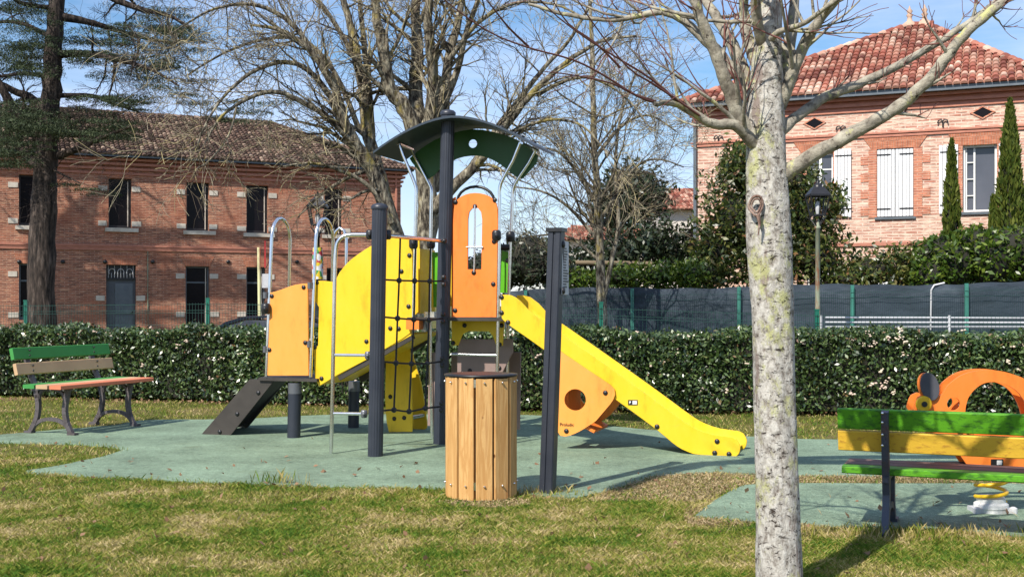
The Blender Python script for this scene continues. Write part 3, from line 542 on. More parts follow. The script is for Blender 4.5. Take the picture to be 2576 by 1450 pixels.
def wall_with_holes(mb, s0, s1, z0, z1, holes, depth, back=True):     # local frame: x along the wall, -y outwards
    xs = sorted({s0, s1}|{h[0] for h in holes}|{h[1] for h in holes}); zs = sorted({z0, z1}|{h[2] for h in holes}|{h[3] for h in holes})
    for i in range(len(xs)-1):
        for k in range(len(zs)-1):
            cx, cz = (xs[i]+xs[i+1])/2, (zs[k]+zs[k+1])/2
            if any(h[0] < cx < h[1] and h[2] < cz < h[3] for h in holes): continue
            mb.add([(xs[i], 0, zs[k]), (xs[i+1], 0, zs[k]), (xs[i+1], 0, zs[k+1]), (xs[i], 0, zs[k+1])], [(0, 1, 2, 3)])
    for a, b, c, d in holes:
        mb.add([(a, 0, c), (b, 0, c), (b, 0, d), (a, 0, d), (a, depth, c), (b, depth, c), (b, depth, d), (a, depth, d)], [(0, 4, 5, 1), (1, 5, 6, 2), (2, 6, 7, 3), (3, 7, 4, 0)])
def lbox(mb, a, b, y0, y1, c, d): mb.box(((a+b)/2, (y0+y1)/2, (c+d)/2), b-a, y1-y0, d-c)
def left_building():
    pl = Plane(-21.3, 47.9, (0.912, 0.41)); rz = math.atan2(0.41, 0.912)
    t = thing('brick_building', 'long two-storey orange brick building with brown tiled roof', 'building', (-21.3, 47.9, 0), rz)
    sR = pl.s_at(1008); S0 = -6.0; dep = 11.0; EZ = pl.sz(146, 388)[1]
    wins = []
    for xl, xr, yt, yb in ((120, 157, 447, 566), (273, 331, 449, 573), (469, 526, 459, 580), (620, 675, 466, 586), (817, 862, 474, 590)):
        a, zt = pl.sz(xl, yt); b, zb = pl.sz(xr, yb); wins.append((a, b, pl.sz((xl+xr)/2, yb)[1], pl.sz((xl+xr)/2, yt)[1]))
    wins[0] = (wins[1][0]-3.55, wins[1][0]-3.55+(wins[1][1]-wins[1][0]), wins[1][2], wins[1][3]); wins.insert(0, (wins[0][0]-3.6, wins[0][0]-2.6, wins[1][2], wins[1][3]))
    da, dz = pl.sz(267, 665); db, _ = pl.sz(342, 665); door = (da, db, 0.0, dz)
    low = []
    for i in (0, 1): low.append((wins[i][0], wins[i][1], 0.85, dz+0.0))
    for xl, xr in ((467, 527), (620, 668), (822, 866)): a = pl.s_at(xl); b = pl.s_at(xr); low.append((a, b, 0.5, dz-0.02))
    holes = wins+low+[door]; mb = MB(); wall_with_holes(mb, S0, sR, 0, EZ, holes, 0.30)
    mb.add([(sR, 0, 0), (sR, dep, 0), (sR, dep, EZ), (sR, 0, EZ)], [(0, 1, 2, 3)]); mb.add([(S0, dep, 0), (S0, 0, 0), (S0, 0, EZ), (S0, dep, EZ)], [(0, 1, 2, 3)]); mb.add([(sR, dep, 0), (S0, dep, 0), (S0, dep, EZ), (sR, dep, EZ)], [(0, 1, 2, 3)])
    mb.build('wall', 'brick_red', t, local=True)
    bz = pl.sz(320, 624)[1]; mb = MB()
    lbox(mb, S0, sR+0.04, -0.05, -0.002, bz-0.10, bz-0.02); lbox(mb, S0, sR+0.07, -0.09, -0.002, bz+0.06, bz+0.14); lbox(mb, S0, sR+0.05, -0.06, -0.002, bz-0.02, bz+0.06); mb.build('string_course', 'cornice', t, local=True)
    mb = MB()
    for i, (z, o_) in enumerate(((EZ-0.75, 0.05), (EZ-0.55, 0.11), (EZ-0.35, 0.18), (EZ-0.16, 0.26))): lbox(mb, S0, sR+o_, -o_, -0.002, z, z+0.10); lbox(mb, sR+0.002, sR+o_, 0, dep, z, z+0.10)
    mb.build('cornice', 'cornice', t, local=True)
    mb = MB(); lbox(mb, S0, sR+0.5, -0.50, -0.40, EZ-0.03, EZ+0.07); lbox(mb, sR+0.40, sR+0.50, -0.40, dep, EZ-0.03, EZ+0.07); mb.build('gutter', 'zinc', t, local=True)
    mb = MB(); lbox(mb, sR-0.3, sR-0.22, -0.12, -0.04, 0.1, EZ); mb.build('downpipe', 'cornice', t, local=True)
    px = pl.s_at(372); mb = MB(); lbox(mb, px-0.03, px+0.01, -0.05, -0.012, 0.1, bz-0.12); mb.build('downpipe', 'rust_pole', t, local=True)
    for (a, b, c, d) in wins+low:
        up = c > 3; w = b-a; fr = MB(); y = 0.22; k = 0.07
        lbox(fr, a, a+k, y, y+0.06, c, d); lbox(fr, b-k, b, y, y+0.06, c, d); lbox(fr, a+k, b-k, y, y+0.06, d-k, d); lbox(fr, a+k, b-k, y, y+0.06, c, c+k+0.05)
        if not up: lbox(fr, a+k, b-k, y, y+0.06, d-0.75, d-0.68)
        wo = fr.build('window', 'dark_frame' if up else 'zinc', t, local=True)
        gl = MB(); lbox(gl, a+k, b-k, y+0.03, y+0.05, c+k+0.05, d-k-0.002 if up else d-0.76); 
        if not up: lbox(gl, a+k, b-k, y+0.03, y+0.05, d-0.67, d-k-0.002)
        gl.build('pane', 'dark_glass', wo, local=True)
        bl = MB(); lbox(bl, b-k-0.09, b-k-0.05, y-0.03, y-0.003, c+k, d-k); bl.build('curtain_rail', 'stone', wo, local=True)
        if up: s_ = MB(); lbox(s_, a-0.14, b+0.28, -0.10, 0.05, c-0.17, c-0.003); s_.build('sill', 'stone', wo, local=True)
    for (a, b, c, d) in wins+low+[door]:
        for z in ((c+0.08, d-0.55) if c > 3 else (d-0.55, 0.95)) if c > 0 else (d-1.55,):
            for q in (a-0.42, b+0.004): mb = MB(); lbox(mb, q, q+random.uniform(0.34, 0.40), -0.03, -0.003, z, z+0.22); mb.build('quoin_block', 'stone', t, local=True)
    for (a, b, c, d) in wins+low+[door]:
        mb = MB(); mb.prism([Vector((a-0.02, -0.02, d+0.003)), Vector((b+0.02, -0.02, d+0.003)), Vector((b+0.2, -0.02, d+0.42)), Vector((a-0.2, -0.02, d+0.42))], (0, 1, 0), 0.018); mb.build('brick_lintel', 'brick_trim', t, local=True)
    mb = MB(); a, b, c, d = door; lbox(mb, a+0.002, b-0.002, 0.16, 0.20, 0.1, d-0.62); 
    dr = mb.build('door', 'door_grey', t, local=True); mb = MB()
    for za, zb in ((0.25, 1.0), (1.1, d-0.8)):
        lbox(mb, a+0.38, b-0.12, 0.145, 0.158, za, zb)
    mb.build('door_panel', 'zinc', dr, local=True)
    mb = MB(); mb.ball((b-0.16, 0.10, 1.15), 0.05); mb.build('handle', 'black', dr, local=True)
    mb = MB(); lbox(mb, a, b, 0.10, 0.20, d-0.66, d-0.58); lbox(mb, a+0.01, b-0.01, 0.19, 0.21, d-0.58, d-0.01)
    tw = mb.build('transom', 'black', t, local=True); mb = MB(); cz = d-0.32
    for cxx in (a+0.25, (a+b)/2, b-0.25): mb.tube([(cxx+0.13*math.cos(q), 0.15, cz+0.15*math.sin(q)) for q in [math.pi*i/6 for i in range(-1, 8)]], 0.016, 5)
    for i in range(9): q = a+0.1+i*(b-a-0.2)/8; mb.tube([(q, 0.15, d-0.56), (q, 0.15, d-0.36 if i % 2 else d-0.02)], 0.012, 5)
    mb.build('grille', 'plastic_grey', tw, local=True)
    mb = MB()
    for x in (48, 153+5, 264-0, 384, 574, 747): s_, z = pl.sz(x*1.0, 658); mb.lathe((s_, -0.02, z), [(0.09, 0), (0.09, 0.03), (0.03, 0.05)], 8, (0, -1, 0))
    mb.build('tie_plate', 'black', t, local=True)
    o_ = 0.5; RW = dep+2*o_; rise = 2.75; A = Vector((S0-6, -o_, EZ+0.03)); B = Vector((sR+o_, -o_, EZ+0.03)); Cc = Vector((sR+o_, dep+o_, EZ+0.03)); R1 = Vector((S0-6, dep/2, EZ+rise)); R2 = Vector((sR+o_-5.6, dep/2, EZ+rise)); D = Vector((S0-6, dep+o_, EZ+0.03))
    roof(t, [[A, B, R2, R1], [B, Cc, R2]], 'tiles_brown', [(R1, R2), (R2, B), (R2, Cc)])
    mb = MB(); mb.add([D, R1, R2, Cc], [(0, 1, 2, 3)]); mb.build('back_slope', 'tiles_brown', t, local=True)
left_building()
def right_building():
    ang = math.atan2(-0.392, 0.92); pl = Plane(5.67, 36.0, (0.92, -0.392))
    t = thing('brick_house', 'tall pink brick house with white shutters and red hipped tile roof', 'house', (5.67, 36.0, 0), ang)
    EZ = pl.sz(1745, 272)[1]; W = 9.75; dep = 10.0
    def sz(x, y): return pl.sz(x, y)
    def rect(xl, xr, yt, yb): return (pl.s_at(xl), pl.s_at(xr), sz((xl+xr)/2, yb)[1], sz((xl+xr)/2, yt)[1])
    w1 = rect(2030, 2096, 385, 548); w2 = rect(2206, 2298, 373, 545); w3 = rect(2422, 2508, 364, 532)
    # ground floor mostly behind the shrubs
    g1 = rect(2030, 2100, 650, 800); g2 = rect(2206, 2298, 650, 800); g3 = rect(2422, 2508, 650, 800)
    mb = MB(); wall_with_holes(mb, 0, W, 0, EZ, [w1, w2, w3, g1, g2, g3], 0.25)
    mb.add([(0, dep, 0), (0, 0, 0), (0, 0, EZ), (0, dep, EZ)], [(0, 1, 2, 3)]); mb.add([(W, 0, 0), (W, dep, 0), (W, dep, EZ), (W, 0, EZ)], [(0, 1, 2, 3)]); mb.add([(W, dep, 0), (0, dep, 0), (0, dep, EZ), (W, dep, EZ)], [(0, 1, 2, 3)])
    mb.build('wall', 'brick_pink', t, local=True)
    mb = MB(); z1 = sz(1745, 328+38)[1]
    lbox(mb, -0.05, W+0.05, -0.05, -0.002, z1-0.06, z1+0.01); lbox(mb, -0.08, W+0.08, -0.08, -0.002, z1+0.03, z1+0.08)
    z0 = sz(2250, 612)[1]; lbox(mb, -0.05, W+0.05, -0.05, -0.002, z0-0.06, z0+0.03); mb.build('string_course', 'cornice', t, local=True)
    mb = MB()
    for z, o_ in ((EZ-0.46, 0.05), (EZ-0.30, 0.10), (EZ-0.13, 0.2)): lbox(mb, -o_, W+o_, -o_, -0.002, z, z+0.09)
    lbox(mb, -0.02, W+0.02, -0.02, -0.003, EZ-0.42, EZ); mb.build('cornice', 'cornice', t, local=True)
    mb = MB(); lbox(mb, -0.4, W+0.4, -0.42, -0.30, EZ-0.04, EZ+0.09); lbox(mb, -0.4, W+0.4, -0.30, -0.19, EZ-0.03, EZ+0.0); lbox(mb, -0.42, -0.32, -0.3, dep, EZ-0.04, EZ+0.09); mb.build('gutter', 'zinc', t, local=True)
    mb = MB(); lbox(mb, 0.02, 0.11, -0.12, -0.03, 0.1, EZ-0.05); mb.build('downpipe', 'zinc', t, local=True)
    dress = MB(); arch = MB()
    for (a, b, c, d) in (w1, w2, w3):
        lbox(dress, a-0.24, a-0.003, -0.025, -0.003, c-0.02, d); lbox(dress, b+0.003, b+0.24, -0.025, -0.003, c-0.02, d)
        for k in range(4): z = c+0.05+k*(d-c)/4; lbox(dress, a-0.46, a-0.243, -0.022, -0.003, z, z+0.24); lbox(dress, b+0.243, b+0.46, -0.022, -0.003, z, z+0.24)
        arch.prism([Vector((a-0.15, -0.028, d+0.003)), Vector((b+0.15, -0.028, d+0.003)), Vector((b+0.4, -0.028, d+0.36)), Vector(((a+b)/2, -0.028, d+0.46)), Vector((a-0.4, -0.028, d+0.36))], (0, 1, 0), 0.026)
    dress.build('window_dressing', 'brick_orange', t, local=True); arch.build('brick_lintel', 'brick_trim', t, local=True)
    def window(r, mat='blue_glass', bars=True, open_leaf=False):
        a, b, c, d = r; y = 0.10; k = 0.06; fr = MB(); lbox(fr, a, a+k, y, y+0.05, c, d); lbox(fr, b-k, b, y, y+0.05, c, d); lbox(fr, a+k, b-k, y, y+0.05, d-k, d); lbox(fr, a+k, b-k, y, y+0.05, c, c+k)
        if bars:
            m_ = (a+b)/2; lbox(fr, m_-0.04, m_+0.04, y, y+0.05, c+k, d-k)
            for i in (1, 2, 3): z = c+(d-c)*i/4; lbox(fr, a+k, m_-0.04, y+0.005, y+0.045, z-0.02, z+0.02); lbox(fr, m_+0.04, b-k, y+0.005, y+0.045, z-0.02, z+0.02)
        if open_leaf:
            q = a+0.28; lbox(fr, q, q+0.05, y+0.06, y+0.10, c+k, d-k)
            lbox(fr, a+k, a+k+0.05, y+0.06, y+0.10, c+k, d-k)
            for i in (1, 2, 3): z = c+(d-c)*i/4; lbox(fr, a+k+0.05, q, y+0.065, y+0.095, z-0.015, z+0.015)
        wo = fr.build('window', 'white', t, local=True); gl = MB(); lbox(gl, a+k, b-k, y+0.02 if not open_leaf else y+0.12, y+0.03 if not open_leaf else y+0.14, c+k, d-k); gl.build('pane', mat, wo, local=True)
        s_ = MB(); lbox(s_, a-0.08, b+0.08, -0.06, y, c-0.08, c-0.003); s_.build('sill', 'zinc', wo, local=True)
    window(w1); window(w3, 'blue_glass', False, True); window(g1, 'dark_glass'); window(g3, 'dark_glass')
    def shutter(a, b, c, d, y=-0.05):
        mb = MB(); n = 5; k = (b-a)/n
        for i in range(n): mb.bbar((a+k*(i+0.5), y, c), (a+k*(i+0.5), y, d), k-0.012, 0.03, (0, 1, 0), 0.008)
        so_ = mb.build('shutter', 'shutter', t, local=True); h = MB()
        return so_, h
    for (a, b, c, d) in (w2, g2):
        m_ = (a+b)/2
        for q0, q1, left in ((a+0.005, m_-0.005, True), (m_+0.005, b-0.005, False)):
            so_, h = shutter(q0, q1, c+0.02, d-0.01, 0.02)
            for z in (c+0.24, d-0.17): h = MB(); lbox(h, q0-0.03 if left else q0+0.12, q1-0.12 if left else q1+0.03, -0.012, 0.002, z-0.018, z+0.018); h.build('hinge', 'black', so_, local=True)
    for xl, xr, yt, yb in ((2099, 2142, 375, 546), (2362, 2411, 365, 537), (2512, 2552, 360, 530)):
        a, b, c, d = rect(xl, xr, yt, yb); so_, h = shutter(a, b, c, d, -0.06)
        for z in (c+0.24, d-0.2): h = MB(); lbox(h, a+0.03, b+0.03, -0.09, -0.077, z-0.016, z+0.016); h.build('hinge', 'black', so_, local=True)
    s_ = MB(); a, b, c, d = w2; lbox(s_, a-0.06, b+0.06, -0.06, 0.0, c-0.07, c-0.002); s_.build('sill', 'zinc', t, local=True)
    for xc, yc in ((2049, 310), (2472, 283)):
        s, z = sz(xc, yc); fr = MB(); q = [Vector((s-0.34, -0.03, z)), Vector((s, -0.03, z-0.19)), Vector((s+0.34, -0.03, z)), Vector((s, -0.03, z+0.19))]; qi = [Vector((s+(p.x-s)*0.78, -0.03, z+(p.z-z)*0.78)) for p in q]
        fr.ringplate(q, qi, (0, 1, 0), 0.027); v_ = fr.build('diamond_vent', 'brick_orange', t, local=True); g_ = MB(); g_.prism([Vector((p.x, -0.008, p.z)) for p in qi], (0, 1, 0), 0.005); g_.build('vent_opening', 'dark_glass', v_, local=True)
    for xc, yc in ((1808, 349), (2116, 325), (2372, 309)):
        s, z = sz(xc, yc); an = MB(); 
        for sg in (-1, 1): an.tube([(s+sg*0.14, -0.06, z-0.02), (s+sg*0.12, -0.06, z+0.06), (s+sg*0.05, -0.06, z+0.09), (s, -0.06, z+0.04), (s, -0.06, z-0.14)], 0.022, 6)
        an.build('tie_anchor', 'black', t, local=True)
    o_ = 0.42; az = CH+(HY-66)*38.2/F; e = EZ+0.08
    A = Vector((-o_, -o_, e)); B = Vector((W+o_, -o_, e)); Cc = Vector((W+o_, dep+o_, e)); D = Vector((-o_, dep+o_, e)); R1 = Vector((6.04, dep/2, az)); R2 = Vector((6.51, dep/2, az))
    roof(t, [[A, B, R2, R1], [B, Cc, R2], [Cc, D, R1, R2], [D, A, R1]], 'tiles_warm', [(R1, A), (R2, B), (R2, Cc), (R1, D), (R1, R2)])
    for R in (R1, R2):
        mb = MB(); mb.lathe(R+Vector((0, 0, 0.0)), [(0.24, 0), (0.20, 0.10), (0.09, 0.18), (0.07, 0.30), (0.11, 0.36), (0.06, 0.42), (0.10, 0.50), (0.04, 0.58), (0.01, 0.68)], 12); mb.build('finial', 'finial_clay', t, local=True)
right_building()
# small far houses glimpsed between the trees
def far_house(x0, x1, yt, yr, Y, label, rm='tiles_warm', wm='slate_wall'):
    a, b = P(x0, yt, Y), P(x1, yt, Y); t = thing('far_house', label, 'house', (a.x, Y, 0)); W = b.x-a.x; e = a.z; r = P(x0, yr, Y+4).z
    mb = MB(); mb.box((W/2, 4, e/2), W, 8, e); mb.build('wall', wm, t, local=True)
    roof(t, [[Vector((-0.3, -0.4, e)), Vector((W+0.3, -0.4, e)), Vector((W-W*0.15, 4, r)), Vector((W*0.15, 4, r))], [Vector((W+0.3, 8.4, e)), Vector((-0.3, 8.4, e)), Vector((W*0.15, 4, r)), Vector((W-W*0.15, 4, r))]], rm, [(Vector((W*0.15, 4, r)), Vector((W*0.85, 4, r)))])
    for i in range(max(1, int(W/4))): w_ = MB(); lbox(w_, 1.2+i*3.5, 2.1+i*3.5, -0.03, -0.002, e-2.3, e-0.9); w_.build('window', 'dark_glass', t, local=True)
far_house(1400, 1700, 604, 572, 62, 'low cream house with red roof seen between the bare trees')
far_house(1660, 1900, 528, 480, 56, 'house end with red roof beside the tall pink brick house')
# ---------------------------------------------------------------- the climbing frame with its slide
U = Vector((0.951, -0.309, 0)); V = Vector((0.309, 0.951, 0))
FP = Plane(-0.722, 12.32, (U.x, U.y))
pg = thing('climbing_frame', 'large yellow and orange climbing frame with roofed tower, net and slide', 'playground equipment', (-0.72, 12.32, 0))
def fp(plane, pts): return [plane.p(x, y) for x, y in pts]
def arc(cx, cy, rx, ry, a0, a1, n=8): return [(cx+rx*math.cos(math.radians(a0+(a1-a0)*i/n)), cy-ry*math.sin(math.radians(a0+(a1-a0)*i/n))) for i in range(n+1)]
def post(xt, yt, xb, yb, wpx, name='post'):
    Y = G(yb); a, b = P(xb, yb, Y), P(xt, yt, Y); b.y = a.y; r = wpx*Y/F/2; mb = MB(); n = 32; d = (b-a); vs = []; K = 12
    for q in (a-Vector((0, 0, 0.02)), b):      # fluted aluminium post
        for k in range(n*2): an = math.pi*k/n; rr = r*(1.0 if k % 4 else 0.955); vs.append(q+Vector((math.cos(an)*rr, math.sin(an)*rr, 0)))
    m = n*2; mb.add(vs, [(k, (k+1) % m, m+(k+1) % m, m+k) for k in range(m)], False); o = mb.build(name, 'post', pg)
    c = MB(); c.lathe(b-Vector((0, 0, 0.01)), [(r*1.12, 0), (r*1.14, 0.012), (r*1.14, 0.03), (r*0.9, 0.05), (r*0.3, 0.062), (0.002, 0.064)], 24); c.build('cap', 'post', o)
    return o
p_left = post(955, 524, 944, 1149, 38); p_mid = post(1127, 288, 1107, 1118, 34.5)
# low supports
for xt, yt, xb, yb, wpx in ((742, 962, 739, 1102, 33), (891, 958, 889, 1077, 28)):
    Y = G(yb); a, b = P(xb, yb, Y), P(xt, yt, Y); b.y = a.y; r = wpx*Y/F/2; mb = MB(); mb.tube([a, b], r, 20); o = mb.build('support_leg', 'post', pg)
    c = MB(); c.tube([b-Vector((0, 0, 0.12)), b], r*1.04, 20); c.build('collar', 'joint_grey', o)
# decks
def deck(pl, x0, x1, y, depth, name='deck'):
    a, b = pl.p(x0, y), pl.p(x1, y); b.z = a.z; mb = MB(); mb.box((a+b)/2+V*depth/2-Vector((0, 0, 0.02)), (b-a).length, depth, 0.035, U, V); return mb.build(name, 'brown', pg), a, b
F1 = FP.off(-0.03)
dk1, d1a, d1b = deck(F1, 650, 797, 948, 0.92); dk2, d2a, d2b = deck(F1, 1024, 1278, 797, 0.95)
# panels
def bolts(pl, pts, parent, r=0.026):
    for x, y in pts: mb = MB(); mb.bolt(pl.p(x, y), pl.n, r); mb.build('bolt', 'black', parent)
TH = 0.022
def panel(name, mat, pl, pts, bl=(), th=TH, label=None, c=0.004):
    mb = MB(); mb.prism(fp(pl, pts), pl.n, th, c=c); o = mb.build(name, mat, pg, label=label); bolts(pl, bl, o); return o
def spl(pts, n=5): 
    v = smooth_path([Vector((x, y, 0)) for x, y in pts], n); return [(p.x, p.y) for p in v]
panel('low_panel', 'apricot', F1, spl([(676, 737), (695, 732), (718, 724), (742, 716), (774, 712)], 3)+[(776, 944), (669, 944)], [(684, 744), (764, 722), (768, 861), (678, 879)], label='apricot orange side panel with a wavy top')
FY = FP.off(0.02)
panel('stair_panel', 'yellow', FY, spl([(790, 706), (815, 706), (838, 709)], 2)+[(846, 700)]+spl([(853, 686), (880, 655), (930, 620), (975, 601), (1010, 599), (1037, 602)], 4)+[(1038, 790), (1034, 836), (1012, 852), (930, 900), (850, 942), (802, 971), (792, 950), (789, 880), (800, 868), (802, 772), (793, 758)],
      [(797, 710), (792, 872), (809, 951), (922, 858), (1028, 770), (1010, 682), (1030, 642), (982, 825), (1003, 826)], label='large bright yellow arched stair panel')
FB = FP.off(0.86)
panel('stair_panel', 'yellow', FB, [(p[0]+55, p[1]-8) for p in [(846, 840)]+spl([(853, 700), (900, 655), (960, 620), (1000, 612)], 3)+[(1000, 790), (850, 935), (802, 960), (790, 880)]], label='far yellow stair panel')
# stair treads between the two panels
for i in range(5):
    a = FY.off(0.03).p(826+i*38, 940-i*24); mb = MB(); mb.box(a+V*0.42, 0.24, 0.80, 0.03, U, V); mb.build('stair_tread', 'brown', pg)
a, b = F1.p(800, 966), F1.p(1034, 838); mb = MB(); mb.bar(a+V*0.46, b+V*0.46, 0.80, 0.02, (0, 0, 1)); mb.build('stair_deck', 'yellow', pg)
a, b = F1.p(845, 952), F1.p(1034, 846); mb = MB(); mb.bar(a+V*0.08, b+V*0.08, 0.03, 0.05, (0, 0, 1)); mb.build('stair_stringer', 'brown', pg)
a, b = FB.p(905, 952), FB.p(1082, 846); mb = MB(); mb.bar(a, b, 0.03, 0.10, (0, 0, 1)); mb.build('stair_stringer', 'brown', pg)
# ramp on the left
for k, pl in enumerate((F1.off(0.03), F1.off(0.80))):
    dx = 0 if k == 0 else 42; dy = 0 if k == 0 else -14
    mb = MB(); pts = [(628+dx, 953+dy), (692+dx, 953+dy), (576+dx, 1098+dy*1.4), (500+dx, 1099+dy*1.4)]; mb.prism(fp(pl, pts), pl.n, 0.025); o = mb.build('ramp_side', 'brown', pg)
    if k == 0: bolts(pl, [(650, 987), (597, 1040), (553, 1085)], o)
pl = F1.off(0.055); mb = MB(); q0, q1 = pl.p(640, 962), pl.p(520, 1085); mb.bar((q0+V*0.37), (q1+V*0.37), 0.72, 0.03, (0, 0, 1)); mb.build('ramp_board', 'brown', pg)
# handrail hoops
RT = 0.019
def tubepts(pts): return [Vector(p) for p in pts]
def hoop(xf, yb, yt, depth, back_yb, lean=0.0, col='steel'):
    a = F1.p(xf, yb); t_ = F1.p(xf+8, yt); top = t_.z; f0 = a; b0 = a+V*depth; sh = Vector((0.06, 0, 0)); rr = depth/2; pts = [f0]
    H = top-f0.z-rr; base_ = f0+sh*0.3
    for i in range(9): an = math.pi*i/8; pts.append(f0+sh+V*(rr-rr*math.cos(an))+Vector((0, 0, H+rr*math.sin(an)*1.15)))
    bz = F1.p(xf, back_yb).z; e = b0+sh*0.5; e.z = bz; pts.append(e); mb = MB(); mb.tube(pts, RT, 10); return mb.build('handrail_hoop', col, pg)
hoop(670, 946, 552, 0.42, 946); hoop(781, 948, 553, 0.42, 946)
q = F1.off(0.55); a = q.p(836, 900); mb = MB(); mb.tube([q.p(836, 900), q.p(838, 600), q.p(845, 582), q.p(855, 573), q.p(865, 580), q.p(871, 600), q.p(871, 690)], RT, 10); mb.build('handrail_hoop', 'steel', pg)
for x, y in ((668, 742), (668, 878), (780, 718), (779, 865)): mb = MB(); mb.tube([F1.off(-0.01).p(x-1, y-8), F1.off(-0.01).p(x-1, y+8)], RT*1.35, 10); mb.build('tube_clamp', 'joint_grey', pg)
mb = MB(); mb.clamp(F1.off(-0.03).p(669, 776), 0.055); mb.build('joint', 'black', pg)
# ladder tube between the free post and the low deck
LY = 11.5
mb = MB(); mb.tube([P(833, 1143, LY), P(838, 900, LY), P(843, 660, LY)]+[P(*p, LY) for p in spl([(844, 640), (848, 612), (862, 595), (885, 590)], 3)]+[P(935, 590, LY)], 0.020, 10); mb.build('ladder_rail', 'steel', pg)
for y, x1 in ((892, 918), (1039, 908)):
    mb = MB(); mb.tube([P(838, y, LY), P(x1, y+1, LY)], 0.016, 10); mb.build('rung', 'steel', pg); mb = MB(); mb.clamp(P(x1+8, y+1, LY-0.02), 0.036); mb.build('joint', 'joint_grey', pg)
for p in ((931, 590), (974, 590)): mb = MB(); mb.clamp(P(p[0], p[1], 11.45), 0.044); mb.build('joint', 'black', pg)
# climbing net between the two tall posts
def npt(x, y): t = (x-955)/(1118-955.); return P(x, y, 11.42+(12.30-11.42)*t-0.03)
mb = MB(); mb.tube([npt(972, 592), npt(1116, 606)], 0.021, 10); mb.build('net_rail', 'steel', pg)
net = MB()
for pts in ([(1007, 596), (1004, 705), (1000, 800), (996, 912), (991, 1030)], [(1046, 600), (1043, 706), (1041, 803), (1035, 914), (1029, 1034)], [(1084, 603), (1081, 707), (1079, 804), (1075, 913), (1070, 1026)]):
    net.tube([npt(*p) for p in spl(pts, 3)], 0.0105, 6)
for pts in ([(968, 703), (1004, 705), (1043, 706), (1081, 707), (1116, 706)], [(968, 797), (1000, 800), (1041, 803), (1079, 804), (1114, 800)], [(965, 909), (996, 912), (1035, 914), (1075, 913), (1112, 908)], [(962, 1032), (991, 1030), (1029, 1034), (1070, 1026), (1108, 1022)]):
    net.tube([npt(*p) for p in spl(pts, 3)], 0.0105, 6)
nt_ = net.build('climbing_net', 'rope', pg)
for col in ([(1004, 705), (1000, 800), (996, 912), (991, 1030)], [(1043, 706), (1041, 803), (1035, 914), (1029, 1034)], [(1081, 707), (1079, 804), (1075, 913), (1070, 1026)]):
    for p in col: mb = MB(); mb.ball(npt(*p), 0.030); mb.build('rope_knot', 'black', nt_)
for y in (606, 697, 715, 790, 808, 900, 918, 1012, 1030):
    mb = MB(); p = npt(1117-(y-700)*0.018, y); p.y -= 0.07; mb.ball(p, 0.026); mb.build('bolt', 'black', pg)
# tower tubes
TF = FP.off(0.0); TB = FP.off(0.45)
def tower_tube(pl, pts): mb = MB(); mb.tube([pl.p(x, y) for x, y in pts], 0.0185, 10); mb.build('tower_tube', 'steel', pg)
tower_tube(TF, [(1004, 362)]+spl([(1015, 392), (1040, 452), (1047, 475), (1047, 500)], 3)+[(1040, 798)])
tower_tube(TB, [(1034, 376)]+spl([(1047, 400), (1078, 460), (1085, 478), (1085, 500)], 3)+[(1081, 770), (1087, 1108)])
tower_tube(TF, [(1308, 360)]+spl([(1290, 405), (1264, 452), (1257, 475), (1257, 500)], 3)+[(1253, 800), (1248, 1126)])
tower_tube(TB, [(1347, 378)]+spl([(1330, 410), (1298, 458), (1290, 480), (1289, 505)], 3)+[(1284, 600), (1278, 800), (1275, 1108)])
for pl, pts in ((TF, [(1249, 592), (1040, 612)]), (TB, [(1284, 595), (1084, 612)])):
    for x, y in pts: mb = MB(); mb.clamp(pl.off(-0.01).p(x, y), 0.052); mb.build('joint', 'black', pg)
mb = MB(); mb.tube([TB.p(1284, 622), TB.p(1262, 622)], 0.035, 10); mb.build('joint', 'black', pg)
